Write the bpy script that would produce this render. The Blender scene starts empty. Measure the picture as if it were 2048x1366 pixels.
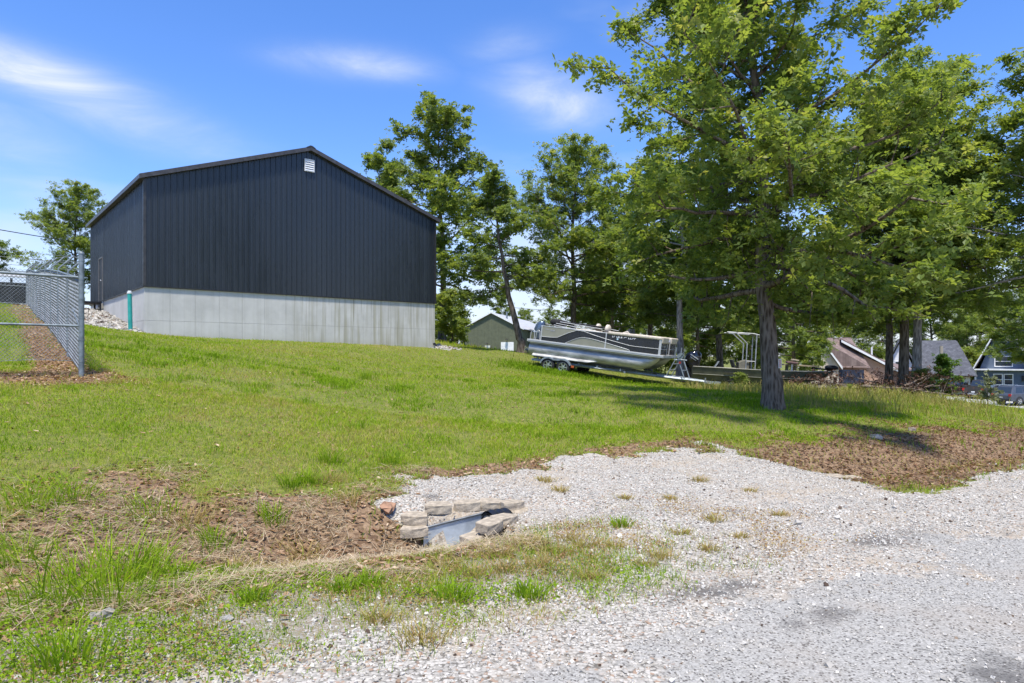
import bpy, bmesh, math, random
import numpy as np
from mathutils import Vector, Matrix

R = math.radians
rnd = random.Random(11)
rng = np.random.default_rng(7)
scene = bpy.context.scene
COL = scene.collection

# ------------------------------------------------------------------ camera, sky, sun, exposure
F, HY, CH = 1373.0, 715.0, 1.6          # focal length and horizon measured in the photograph, eye height in metres
cam = bpy.data.cameras.new("camera"); camo = bpy.data.objects.new("camera", cam); COL.objects.link(camo)
camo.location = (0, 0, CH); camo.rotation_euler = (R(90), 0, 0)
cam.sensor_width = 36; cam.lens = 36 * F / 2048; cam.shift_y = (HY - 683) / 2048
cam.clip_start = 0.1; cam.clip_end = 3000
scene.camera = camo
SUN_EL, SUN_AZ = R(70), R(186)          # azimuth measured from +Y towards +X
sun_dir = Vector((math.cos(SUN_EL) * math.sin(SUN_AZ), math.cos(SUN_EL) * math.cos(SUN_AZ), math.sin(SUN_EL)))
sl = bpy.data.lights.new("sun", 'SUN'); sl.energy = 3.1; sl.angle = R(5.0); sl.color = (1, .95, .86)
so = bpy.data.objects.new("sun", sl); COL.objects.link(so); so.rotation_euler = sun_dir.to_track_quat('Z', 'Y').to_euler()
so.location = (0, 0, 60)
scene.view_settings.view_transform = 'Standard'; scene.view_settings.look = 'None'
scene.view_settings.exposure = 1.1; scene.view_settings.gamma = 1
scene.cycles.use_denoising = True
scene.cycles.max_bounces = 5; scene.cycles.diffuse_bounces = 3; scene.cycles.glossy_bounces = 2
scene.cycles.transmission_bounces = 3; scene.cycles.transparent_max_bounces = 4

def make_world():
    w = bpy.data.worlds.new("World"); scene.world = w; w.use_nodes = True
    nt = w.node_tree; N = nt.nodes; L = nt.links
    N.clear()
    out = N.new('ShaderNodeOutputWorld'); bg = N.new('ShaderNodeBackground'); bg.inputs[1].default_value = 0.12
    sky = N.new('ShaderNodeTexSky'); sky.sky_type = 'NISHITA'; sky.sun_disc = False
    sky.sun_elevation = SUN_EL; sky.sun_rotation = SUN_AZ; sky.air_density = 1.0; sky.dust_density = 0.3; sky.ozone_density = 2.5
    hs = N.new('ShaderNodeHueSaturation'); hs.inputs['Saturation'].default_value = 1.22; hs.inputs['Value'].default_value = 1.0
    L.new(sky.outputs[0], hs.inputs['Color'])
    tint = N.new('ShaderNodeMix'); tint.data_type = 'RGBA'; tint.blend_type = 'MULTIPLY'; tint.inputs['Factor'].default_value = 1; tint.inputs['B'].default_value = (.8, .8, 1, 1)
    L.new(hs.outputs[0], tint.inputs['A'])
    tc = N.new('ShaderNodeTexCoord')
    sep = N.new('ShaderNodeSeparateXYZ'); L.new(tc.outputs['Generated'], sep.inputs[0])
    def math_(op, a, b=None, clamp=False):
        m = N.new('ShaderNodeMath'); m.operation = op; m.use_clamp = clamp
        for i, s in enumerate((a, b)):
            if s is None: continue
            if isinstance(s, (int, float)): m.inputs[i].default_value = s
            else: L.new(s, m.inputs[i])
        return m.outputs[0]
    zc = math_('ADD', math_('MAXIMUM', sep.outputs[2], 0.0), 0.12)
    cmb = N.new('ShaderNodeCombineXYZ'); L.new(math_('DIVIDE', sep.outputs[0], zc), cmb.inputs[0]); L.new(math_('DIVIDE', sep.outputs[1], zc), cmb.inputs[1])
    mp = N.new('ShaderNodeMapping'); mp.inputs['Scale'].default_value = (0.55, 1.15, 1); mp.inputs['Rotation'].default_value = (0, 0, R(20)); mp.inputs['Location'].default_value = (3.7, 1.2, 0)
    L.new(cmb.outputs[0], mp.inputs[0])
    nz = N.new('ShaderNodeTexNoise'); nz.inputs['Scale'].default_value = 1.1; nz.inputs['Detail'].default_value = 5; nz.inputs['Roughness'].default_value = 0.55; nz.inputs['Distortion'].default_value = 0.3
    L.new(mp.outputs[0], nz.inputs['Vector'])
    mr = N.new('ShaderNodeMapRange'); mr.interpolation_type = 'SMOOTHSTEP'; mr.inputs['From Min'].default_value = .56; mr.inputs['From Max'].default_value = .82
    L.new(nz.outputs['Fac'], mr.inputs['Value'])
    fac = math_('MULTIPLY', mr.outputs[0], 0.55)
    # single wisps of cirrus, each a soft ellipse on the sky sphere broken up by the noise
    nz2 = N.new('ShaderNodeTexNoise'); nz2.inputs['Scale'].default_value = 5; nz2.inputs['Detail'].default_value = 8; nz2.inputs['Roughness'].default_value = .62; nz2.inputs['Distortion'].default_value = .5
    mp2 = N.new('ShaderNodeMapping'); mp2.inputs['Scale'].default_value = (1, 1, 3.2); mp2.inputs['Rotation'].default_value = (0, R(-8), 0); L.new(tc.outputs['Generated'], mp2.inputs[0]); L.new(mp2.outputs[0], nz2.inputs['Vector'])
    for px, py, wx, wz, st, tilt in ((150, 185, .14, .028, .6, -12), (715, 125, .075, .017, .65, 0), (1110, 195, .07, .03, .6, -18), (20, 280, .06, .05, .25, 0), (1010, 92, .05, .02, .2, 10)):
        d = Vector(((px - 1024) / F, 1, (HY - py) / F)).normalized()
        rx = Vector((d.y, -d.x, 0)).normalized(); rz = rx.cross(d)
        a = R(tilt); ex = rx * math.cos(a) + rz * math.sin(a); ez = rz * math.cos(a) - rx * math.sin(a)
        acc = None
        for e, s in ((ex, wx), (ez, wz)):
            dt = N.new('ShaderNodeVectorMath'); dt.operation = 'DOT_PRODUCT'; L.new(tc.outputs['Generated'], dt.inputs[0]); dt.inputs[1].default_value = e
            q = math_('DIVIDE', math_('SUBTRACT', dt.outputs['Value'], d.dot(e)), s); q = math_('MULTIPLY', q, q)
            acc = q if acc is None else math_('ADD', acc, q)
        dd = N.new('ShaderNodeVectorMath'); dd.operation = 'DOT_PRODUCT'; L.new(tc.outputs['Generated'], dd.inputs[0]); dd.inputs[1].default_value = d
        front = math_('GREATER_THAN', dd.outputs['Value'], 0.0)
        acc = math_('ADD', acc, math_('MULTIPLY', math_('SUBTRACT', nz2.outputs['Fac'], .5), 4.2))
        g = math_('MULTIPLY', math_('POWER', 2.718, math_('MULTIPLY', acc, -1.0)), st, True)
        fac = math_('MAXIMUM', fac, math_('MULTIPLY', g, front))
    # bright low clouds near the horizon
    nz3 = N.new('ShaderNodeTexNoise'); nz3.inputs['Scale'].default_value = 4.5; nz3.inputs['Detail'].default_value = 5
    mp3 = N.new('ShaderNodeMapping'); mp3.inputs['Scale'].default_value = (1, 1, 3.5); L.new(tc.outputs['Generated'], mp3.inputs[0]); L.new(mp3.outputs[0], nz3.inputs['Vector'])
    low = N.new('ShaderNodeMapRange'); low.interpolation_type = 'SMOOTHSTEP'; low.inputs['From Min'].default_value = .26; low.inputs['From Max'].default_value = .02; low.inputs['To Min'].default_value = 0; low.inputs['To Max'].default_value = 1
    L.new(math_('SUBTRACT', sep.outputs[2], math_('MULTIPLY', math_('SUBTRACT', nz3.outputs['Fac'], .5), .35)), low.inputs['Value'])
    fac = math_('MAXIMUM', fac, math_('MULTIPLY', low.outputs[0], .8), True)
    mx = N.new('ShaderNodeMix'); mx.data_type = 'RGBA'; L.new(fac, mx.inputs['Factor']); L.new(tint.outputs['Result'], mx.inputs['A']); mx.inputs['B'].default_value = (3.3, 3.6, 4.1, 1)
    L.new(mx.outputs['Result'], bg.inputs[0]); L.new(bg.outputs[0], out.inputs[0])
make_world()

# ------------------------------------------------------------------ helpers
def at(px, py, Z):
    return Vector(((px - 1024) / F * Z, Z, CH + (HY - py) / F * Z))
def X_(px, Z): return (px - 1024) / F * Z
def sstep(a, b, x):
    t = np.clip((x - a) / (b - a), 0, 1); return t * t * (3 - 2 * t)
def vnoise(x, y, seed=0):
    x = np.asarray(x, float); y = np.asarray(y, float)
    xi = np.floor(x).astype(np.int64); yi = np.floor(y).astype(np.int64); xf = x - xi; yf = y - yi
    def h(a, b):
        n = (a * 374761393 + b * 668265263 + seed * 974711) & 0x7fffffff
        n = ((n ^ (n >> 13)) * 1274126177) & 0x7fffffff
        return ((n ^ (n >> 16)) & 0xffff) / 65535.0
    u = xf * xf * (3 - 2 * xf); v = yf * yf * (3 - 2 * yf)
    return (h(xi, yi) * (1 - u) + h(xi + 1, yi) * u) * (1 - v) + (h(xi, yi + 1) * (1 - u) + h(xi + 1, yi + 1) * u) * v
def fbm(x, y, seed=0, oct=4):
    a, s, t = 1.0, 0.0, 0.0
    for i in range(oct):
        s = s + a * vnoise(x * 2 ** i, y * 2 ** i, seed + i * 17); t += a; a *= .5
    return s / t

def link(o, parent=None):
    COL.objects.link(o)
    if parent is not None: o.parent = parent
    return o
def tag(o, label, cat, group=None):
    o["label"] = label; o["category"] = cat
    if group: o["group"] = group
    return o
def thing(name, label, cat, loc=(0, 0, 0), rot=(0, 0, 0), group=None):
    o = bpy.data.objects.new(name, None); o.empty_display_size = .2; link(o)
    o.location = loc; o.rotation_euler = rot
    return tag(o, label, cat, group)
def copy_tree(o, parent=None):
    c = o.copy(); link(c, parent)
    for ch in list(o.children): copy_tree(ch, c)
    return c

class MB:
    def __init__(s): s.v = []; s.f = []; s.s = []
    def add(s, vs, fs, smooth=False):
        b = len(s.v); s.v += [tuple(p) for p in vs]; s.f += [tuple(b + i for i in f) for f in fs]; s.s += [smooth] * len(fs); return s
    def box(s, c, d, m=None):
        c = Vector(c); h = Vector(d) / 2
        vs = [Vector((x, y, z)) for x in (-h.x, h.x) for y in (-h.y, h.y) for z in (-h.z, h.z)]
        if m is not None: vs = [m @ p for p in vs]
        return s.add([p + c for p in vs], [(0, 1, 3, 2), (4, 6, 7, 5), (0, 4, 5, 1), (2, 3, 7, 6), (0, 2, 6, 4), (1, 5, 7, 3)])
    def bb(s, x0, x1, y0, y1, z0, z1): return s.box(((x0 + x1) / 2, (y0 + y1) / 2, (z0 + z1) / 2), (x1 - x0, y1 - y0, z1 - z0))
    def prism(s, pts, vec):
        n = len(pts); a = [Vector(p) for p in pts]; b = [p + Vector(vec) for p in a]
        return s.add(a + b, [tuple(range(n))[::-1], tuple(range(n, 2 * n))] + [(i, (i + 1) % n, n + (i + 1) % n, n + i) for i in range(n)])
    def tube(s, pts, r, sides=8, cap=True, smooth=True):
        pts = [Vector(p) for p in pts]; n = len(pts)
        if not isinstance(r, (list, tuple)): r = [r] * n
        vs = []; prev = None
        for i, p in enumerate(pts):
            d = (pts[min(i + 1, n - 1)] - pts[max(i - 1, 0)]).normalized()
            if prev is None:
                prev = d.orthogonal().normalized() if abs(d.z) > .9 else Vector((0, 0, 1)).cross(d).normalized()
            u = (prev - d * prev.dot(d)).normalized(); w = d.cross(u); prev = u
            for k in range(sides):
                a = 2 * math.pi * k / sides; vs.append(p + (u * math.cos(a) + w * math.sin(a)) * r[i])
        fs = [(i * sides + k, i * sides + (k + 1) % sides, (i + 1) * sides + (k + 1) % sides, (i + 1) * sides + k) for i in range(n - 1) for k in range(sides)]
        b = len(s.v); s.add(vs, fs, smooth)
        if cap: s.add([vs[k] for k in range(sides)], [tuple(range(sides))[::-1]]); s.add(vs[-sides:], [tuple(range(sides))])
        return s
    def loft(s, rings, smooth=True, cap=True, closed=True):
        n = len(rings[0]); vs = [p for r in rings for p in r]
        fs = [(i * n + k, i * n + (k + 1) % n, (i + 1) * n + (k + 1) % n, (i + 1) * n + k) for i in range(len(rings) - 1) for k in range(n if closed else n - 1)]
        s.add(vs, fs, smooth)
        if cap: s.add(rings[0], [tuple(range(n))[::-1]]); s.add(rings[-1], [tuple(range(n))])
        return s
    def ball(s, c, r, nu=10, nv=6, jit=0, seed=0):
        q = random.Random(seed); c = Vector(c); r = Vector((r, r, r)) if isinstance(r, (int, float)) else Vector(r)
        rings = []
        for j in range(1, nv):
            th = math.pi * j / nv
            rings.append([c + Vector((math.sin(th) * math.cos(2 * math.pi * k / nu) * r.x, math.sin(th) * math.sin(2 * math.pi * k / nu) * r.y, math.cos(th) * r.z)) * (1) + Vector((q.uniform(-jit, jit), q.uniform(-jit, jit), q.uniform(-jit, jit))) for k in range(nu)])
        s.loft(rings[::-1], True, True); return s
    def build(s, name, mat, parent=None, bevel=0, kind=None):
        me = bpy.data.meshes.new(name); me.from_pydata(s.v, [], s.f)
        me.polygons.foreach_set("use_smooth", s.s)
        if mat is not None: me.materials.append(mat)
        bm = bmesh.new(); bm.from_mesh(me); bmesh.ops.recalc_face_normals(bm, faces=bm.faces); bm.to_mesh(me); bm.free()
        o = bpy.data.objects.new(name, me); link(o, parent)
        if bevel:
            b = o.modifiers.new("bevel", 'BEVEL'); b.width = bevel; b.segments = 2; b.limit_method = 'ANGLE'; b.angle_limit = R(40)
        if kind: o["kind"] = kind
        return o
def rz(a): return Matrix.Rotation(a, 3, 'Z')

def np_mesh(name, verts, tris, mat, parent=None, attrs=None, kind=None, smooth=False, nper=3):
    me = bpy.data.meshes.new(name); nv, nf = len(verts), len(tris)
    me.vertices.add(nv); me.vertices.foreach_set("co", np.ascontiguousarray(verts, np.float32).ravel())
    me.loops.add(nf * nper); me.loops.foreach_set("vertex_index", np.ascontiguousarray(tris, np.int32).ravel())
    me.polygons.add(nf); me.polygons.foreach_set("loop_start", np.arange(0, nf * nper, nper, dtype=np.int32))
    me.polygons.foreach_set("use_smooth", np.full(nf, smooth))
    for k, a in (attrs or {}).items():
        at_ = me.attributes.new(k, 'FLOAT', 'POINT'); at_.data.foreach_set("value", np.ascontiguousarray(a, np.float32))
    me.materials.append(mat); me.update(calc_edges=True); me.validate()
    o = bpy.data.objects.new(name, me); link(o, parent)
    if kind: o["kind"] = kind
    return o

# ------------------------------------------------------------------ materials
class NT:
    def __init__(s, name):
        s.m = bpy.data.materials.new(name); s.m.use_nodes = True; s.t = s.m.node_tree; s.N = s.t.nodes; s.L = s.t.links
        s.N.clear(); s.out = s.N.new('ShaderNodeOutputMaterial'); s.tc = s.N.new('ShaderNodeTexCoord')
    def set(s, sock, v):
        if isinstance(v, bpy.types.NodeSocket): s.L.new(v, sock)
        elif isinstance(v, (tuple, list)) and len(v) == 3 and sock.type == 'RGBA': sock.default_value = (*v, 1)
        else: sock.default_value = v
    def coord(s, kind='Object', scale=(1, 1, 1)):
        mp = s.N.new('ShaderNodeMapping'); mp.inputs['Scale'].default_value = scale; s.L.new(s.tc.outputs[kind], mp.inputs[0]); return mp.outputs[0]
    def noise(s, scale, detail=3, rough=.55, vec=None, dist=0):
        n = s.N.new('ShaderNodeTexNoise'); n.inputs['Scale'].default_value = scale; n.inputs['Detail'].default_value = detail; n.inputs['Roughness'].default_value = rough; n.inputs['Distortion'].default_value = dist
        s.L.new(vec if vec is not None else s.tc.outputs['Object'], n.inputs['Vector']); return n.outputs['Fac']
    def vor(s, scale, vec=None, feat='F1', out='Distance'):
        n = s.N.new('ShaderNodeTexVoronoi'); n.feature = feat; n.inputs['Scale'].default_value = scale
        s.L.new(vec if vec is not None else s.tc.outputs['Object'], n.inputs['Vector']); return n.outputs[out]
    def ramp(s, v, a, b, lo=0.0, hi=1.0, smooth=True):
        n = s.N.new('ShaderNodeMapRange'); n.interpolation_type = 'SMOOTHSTEP' if smooth else 'LINEAR'
        n.inputs['From Min'].default_value = a; n.inputs['From Max'].default_value = b; n.inputs['To Min'].default_value = lo; n.inputs['To Max'].default_value = hi
        s.set(n.inputs['Value'], v); return n.outputs[0]
    def mix(s, f, a, b, mode='MIX'):
        n = s.N.new('ShaderNodeMix'); n.data_type = 'RGBA'; n.blend_type = mode
        s.set(n.inputs['Factor'], f); s.set(n.inputs['A'], a); s.set(n.inputs['B'], b); return n.outputs['Result']
    def mth(s, op, a, b=0.0, clamp=False):
        n = s.N.new('ShaderNodeMath'); n.operation = op; n.use_clamp = clamp; s.set(n.inputs[0], a); s.set(n.inputs[1], b); return n.outputs[0]
    def attr(s, name):
        n = s.N.new('ShaderNodeAttribute'); n.attribute_name = name; return n.outputs['Fac']
    def bump(s, h, strength=.5, dist=.01):
        n = s.N.new('ShaderNodeBump'); n.inputs['Strength'].default_value = strength; n.inputs['Distance'].default_value = dist; s.L.new(h, n.inputs['Height']); return n.outputs[0]
    def bsdf(s, col, rough=.6, metal=0.0, normal=None, coat=0, spec=.5, trans=0.0):
        p = s.N.new('ShaderNodeBsdfPrincipled'); s.set(p.inputs['Base Color'], col); s.set(p.inputs['Roughness'], rough); s.set(p.inputs['Metallic'], metal)
        p.inputs['Coat Weight'].default_value = coat; p.inputs['Specular IOR Level'].default_value = spec; p.inputs['Transmission Weight'].default_value = trans
        if normal is not None: s.L.new(normal, p.inputs['Normal'])
        return p.outputs[0]
    def done(s, sh): s.L.new(sh, s.out.inputs[0]); return s.m

def mat(name, col, rough=.6, metal=0.0, var=.18, scale=5.0, bump=0.0, bscale=60.0, coat=0, spec=.5, stretch=(1, 1, 1)):
    n = NT(name); vec = n.coord('Object', stretch)
    f = n.noise(scale, 5, .6, vec)
    dark = tuple(c * (1 - var * 1.6) for c in col); light = tuple(min(1, c * (1 + var)) for c in col)
    c = n.mix(n.ramp(f, .3, .7), dark, light)
    nm = n.bump(n.noise(bscale, 3, .6, vec), bump, .01) if bump else None
    r = n.ramp(n.noise(scale * 2.3, 3, .6, vec), .3, .7, max(rough - .08, .02), min(rough + .08, 1))
    return n.done(n.bsdf(c, r, metal, nm, coat, spec))
def foliage(name, cols, trans=.45, attr='tint', gloss=.5, spec=.3):
    """leaf material: colour runs along the per-leaf tint value"""
    n = NT(name); t = n.attr(attr)
    r = n.N.new('ShaderNodeValToRGB'); cr = r.color_ramp
    while len(cr.elements) < len(cols): cr.elements.new(.5)
    for e, (p, c) in zip(cr.elements, cols): e.position = p; e.color = (*c, 1)
    n.L.new(t, r.inputs[0])
    b = n.bsdf(r.outputs[0], gloss, 0, None, 0, spec)
    tr = n.N.new('ShaderNodeBsdfTranslucent')
    n.L.new(n.mix(1.0, r.outputs[0], (1.5, 1.45, .6), 'MULTIPLY'), tr.inputs[0])
    mx = n.N.new('ShaderNodeMixShader'); mx.inputs[0].default_value = trans; n.L.new(b, mx.inputs[1]); n.L.new(tr.outputs[0], mx.inputs[2])
    return n.done(mx.outputs[0])

GALV = mat('galvanised_steel', (.215, .25, .26), .5, .35, .2, 9, .15, 80)
ALU = mat('aluminium', (.62, .63, .63), .32, .9, .15, 3, .05, 40)
WHITEP = mat('white_paint', (.8, .8, .78), .5, 0, .06, 3)
BLACKP = mat('black_plastic', (.012, .012, .014), .4, 0, .2, 6)
RUBBER = mat('tyre_rubber', (.02, .02, .021), .8, 0, .3, 12, .3, 90)
GLASS = NT('window_glass'); GLASS = GLASS.done(GLASS.bsdf((.03, .04, .05), .06, 0, None, 0, .8))
BARK = None
def bark(name, c1, c2):
    n = NT(name); v = n.coord('Object', (9, 9, 1.6))
    f = n.noise(2.2, 6, .65, v, .6); w = n.vor(1.9, v, 'F1')
    h = n.mth('ADD', n.mth('MULTIPLY', f, .7), n.mth('MULTIPLY', w, .5))
    col = n.mix(n.ramp(h, .35, .8), c1, c2)
    lich = n.ramp(n.noise(3.1, 4, .6), .6, .74)
    col = n.mix(n.mth('MULTIPLY', lich, .35), col, (.25, .26, .21))
    return n.done(n.bsdf(col, .92, 0, n.bump(h, .9, .04), 0, .1))
BARK = bark('oak_bark', (.055, .040, .028), (.215, .175, .135))
BARKPALE = bark('pale_bark', (.11, .095, .08), (.34, .31, .28))

# ------------------------------------------------------------------ terrain
RO = np.array((-2.6, 3.7)); RD = np.array((.861, .508)); RN = np.array((-.508, .861))   # road edge line: t along, s away from the road
def ts(x, y):
    dx = np.asarray(x) - RO[0]; dy = np.asarray(y) - RO[1]
    return dx * RD[0] + dy * RD[1], dx * RN[0] + dy * RN[1]
def tsxy(t, s): return RO[0] + t * RD[0] + s * RN[0], RO[1] + t * RD[1] + s * RN[1]
CP = [(0, 0, 0), (-4, 0, 0), (5, 0, 0), (9, 4, 0), (0, 3.4, 0), (2.2, 3.4, 0), (4, 6, 0), (-3, 3.6, 0), (-8, 1, 0), (7, 9.3, 0), (14, 13, -.25), (26, 20, -.9), (-20, -6, .2), (20, -20, 0), (-20, -30, .5),
      (.5, 7.3, .0), (1, 8.2, .02), (3, 9, .02), (3, 11.1, .2), (-1, 8.9, .1), (-.4, 7.9, .0), (4.4, 9.3, 0), (3.7, 10.8, .08),
      (-3.43, 9, .38), (-5.6, 7.5, .6), (-4.5, 6, .33), (-3.5, 5.2, .1), (-2, 7.2, .03), (-7, 5, .6), (-4.6, 12, .86), (-1.08, 12, .42), (-1.8, 20, .95), (-5.9, 19, 1.26), (1.2, 22, .86), (3.2, 16, .6),
      (6.07, 16, .42), (7, 13.3, .12), (9.7, 13, -.05), (12.7, 17, -.12), (11.5, 18, .15), (16.6, 26, -.05), (14.6, 28, .15), (19.6, 26, -.65), (25, 40, -.85), (30, 40, -1.55), (46, 72, -2.6), (44, 59, -3.0), (35, 74, -2.2), (60, 85, -2.7), (52, 66, -2.75),
      (-7.4, 11.8, 1.30), (-8.6, 10.8, 1.25), (-12, 13, 1.9), (-15, 22, 2.75), (-24, 34, 4.15), (-19.5, 33.3, 3.8), (-13.94, 26, 2.52), (-8.9, 30.1, 2.28), (-3.8, 34.3, 2.08), (-12, 45, 3.7), (-22, 38, 4.1), (-2.5, 37, 2.05), (-30, 30, 4.4),
      (.4, 36, 1.85), (1.81, 31.8, .92), (2.47, 31.4, .84), (3.4, 33.2, .84), (.6, 33.5, 1.3), (8.75, 29.6, .1), (6.5, 30.5, .3), (8.4, 34.5, .55), (14, 30, .0), (5, 45, 1.0), (15, 45, -.2),
      (-4, 60, 2.2), (-3, 100, 1.5), (10, 100, .5), (40, 110, -2.6), (70, 110, -3), (-50, 60, 5), (-60, 120, 5), (0, 200, 1.5), (110, 180, -3), (-150, 200, 4), (80, 40, -4), (70, 10, -2), (-60, 0, 3), (0, -80, 0),
      (0, 700, 2), (500, 500, 0), (-500, 500, 5), (500, -100, -2), (-500, -100, 3), (0, -500, 0), (500, -500, 0), (-500, -500, 2)]
CP = np.array(CP, float)
def _k(r2): return 0.5 * r2 * np.log(r2 + 1e-9)
def _fit():
    n = len(CP); d2 = ((CP[:, None, :2] - CP[None, :, :2]) ** 2).sum(-1)
    A = np.zeros((n + 3, n + 3)); A[:n, :n] = _k(d2) + np.eye(n) * 1.5; P = np.c_[np.ones(n), CP[:, :2]]
    A[:n, n:] = P; A[n:, :n] = P.T
    return np.linalg.solve(A, np.r_[CP[:, 2], 0, 0, 0])
CW = _fit()
def H(x, y, fine=True):
    x = np.atleast_1d(np.asarray(x, float)); y = np.atleast_1d(np.asarray(y, float)); sh = x.shape; x = x.ravel(); y = y.ravel()
    z = np.empty_like(x)
    for i in range(0, len(x), 60000):
        xs, ys = x[i:i + 60000], y[i:i + 60000]; n = len(CP)
        d2 = (xs[:, None] - CP[None, :, 0]) ** 2 + (ys[:, None] - CP[None, :, 1]) ** 2
        z[i:i + 60000] = _k(d2) @ CW[:n] + CW[n] + CW[n + 1] * xs + CW[n + 2] * ys
    t, s = ts(x, y)
    # road is flat across
    w = sstep(.5, -.3, s) * sstep(40, 12, np.abs(t)); z = z * (1 - w) + (-.008 * np.maximum(t - 10, 0)) * w
    apron = sstep(3.62, 3.78, t + .45 * sstep(1.95, 2.25, s)) * sstep(9.3, 8.8, t)
    depth = np.where(t < 6, .12 + .26 * sstep(0, 3, t), .36)
    ditch = np.exp(-((s - 1.75) / .62) ** 2) * (1 - apron) * sstep(30, 15, np.abs(t))
    z -= depth * ditch
    zp = z.copy()
    front = 6.56 + .50 * (x + .75); back = 7.235 + .19 * (x + .93); pit = (x > -.99) & (x < -.02) & (y > front - .06) & (y < back)
    ring = sstep(.75, .35, np.hypot((x + .15) / 1.35, (y - 7.15) / .75) - .35)          # gravel sits a little below the tops of the blocks
    z = np.where((s > 1.0) & ~pit, z - .055 * ring, z)
    near = sstep(60, 25, np.hypot(x, y)) * np.where(ring > .2, .25, 1)
    z += near * (fbm(x * .8, y * .8, 3) - .5) * .10 * sstep(-.2, 1.2, s) + near * (fbm(x * 4, y * 4, 9, 3) - .5) * .03 * sstep(-.6, .6, s)
    z = np.where(pit, np.minimum(z, -.43), z)
    return z.reshape(sh)
def h1(x, y): return float(H([x], [y])[0])

BL0 = np.array((-13.94, 26.0)); BLA = math.atan2(.636, .772); BX = np.array((.772, .636)); BY = np.array((-.636, .772)); BW, BLN = 13.1, 12.6
FP = np.array((-7.4, 11.8)); FU = np.array((-.6, .8)); FN = np.array((.8, .6))
def masks(x, y):
    x = np.asarray(x, float); y = np.asarray(y, float)
    t, s = ts(x, y); n1 = fbm(x * 1.3, y * 1.3, 21); n2 = fbm(x * 5, y * 5, 33, 3); n = (n1 - .5) * 1.5 + (n2 - .5) * .7
    # gravel: road shoulder and the driveway apron over the culvert
    left = 3.75 - .45 * sstep(1.95, 2.25, s)
    ap = sstep(-.12, .12, t - left + n * .35 * (s > 2.5) + .0) * sstep(.15, -.15, t - 8.95 - .35 * (s - 1.5) * (s < 1.5) + n * .5) * sstep(.2, -.2, s - 3.35 + n * 1.3)
    sh = sstep(-.4, -.9, s) + (1 - sstep(-.4, -.9, s)) * sstep(.35, -.35, s + .25 + n * 1.5 + .5 * sstep(4, 1, t) - .5 * sstep(8.5, 9.5, t))
    gravel = np.maximum(np.maximum(ap, sh), sstep(.5, .3, np.hypot((x + .45) / 1.25, (y - 7.55) / .42) - .45))
    # leaf litter in the ditch and along the fence
    right_ = sstep(8, 9, t); lit = sstep(.25, .7, s + n * .6 + .2 * right_) * sstep(4.0, 2.4, s + n * 2.0 - .35 * sstep(3, 1, t) - .4 * right_) * (1 - ap) * sstep(-1.4, .8, t + n) * sstep(34, 26, t)
    lit = np.maximum(lit, .8 * sstep(.55, .15, np.abs(s - 3.65 + n * .9)) * sstep(3.0, 3.8, t) * sstep(9.6, 8.8, t) * (n1 > .42))
    rx, ry = x - FP[0], y - FP[1]; fu = rx * FU[0] + ry * FU[1]; fn = rx * FN[0] + ry * FN[1]
    side = sstep(.25, .0, np.abs(fn + .25 + n * .3) - .28) * sstep(-1.0, -.4, fu) * sstep(30, 27, fu)
    wx, wy = -.772, -.636; fw = rx * wx + ry * wy; fv = -rx * wy + ry * wx
    front = sstep(.5, .0, np.abs(fv + n * .35) - .28) * sstep(-.9, -.3, fw + n) * sstep(8, 7, fw)
    lit = np.maximum(lit, np.maximum(side, front) * .9)
    return np.clip(gravel, 0, 1), np.clip(lit * (1 - gravel), 0, 1), t, s, n1, n2
def under_building(x, y, pad=.0):
    rx, ry = x - BL0[0], y - BL0[1]; a = rx * BX[0] + ry * BX[1]; b = rx * BY[0] + ry * BY[1]
    return (a > -pad) & (a < BW + pad) & (b > -pad) & (b < BLN + pad)
def rockzone(x, y):
    rx, ry = x - BL0[0], y - BL0[1]; a = rx * BX[0] + ry * BX[1]; b = rx * BY[0] + ry * BY[1]
    n = fbm(x * 1.5, y * 1.5, 44)
    left = (a > -2.2 - n * 1.0 + .9 * np.clip(1 - b / 2.5, 0, 1)) & (a < .1) & (b > -.35 - n * .3) & (b < 13)
    right = (a > 12.9) & (a < 14.2 + n * .6) & (b > -.6 + .5 * n) & (b < 6)
    return left | right

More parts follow.
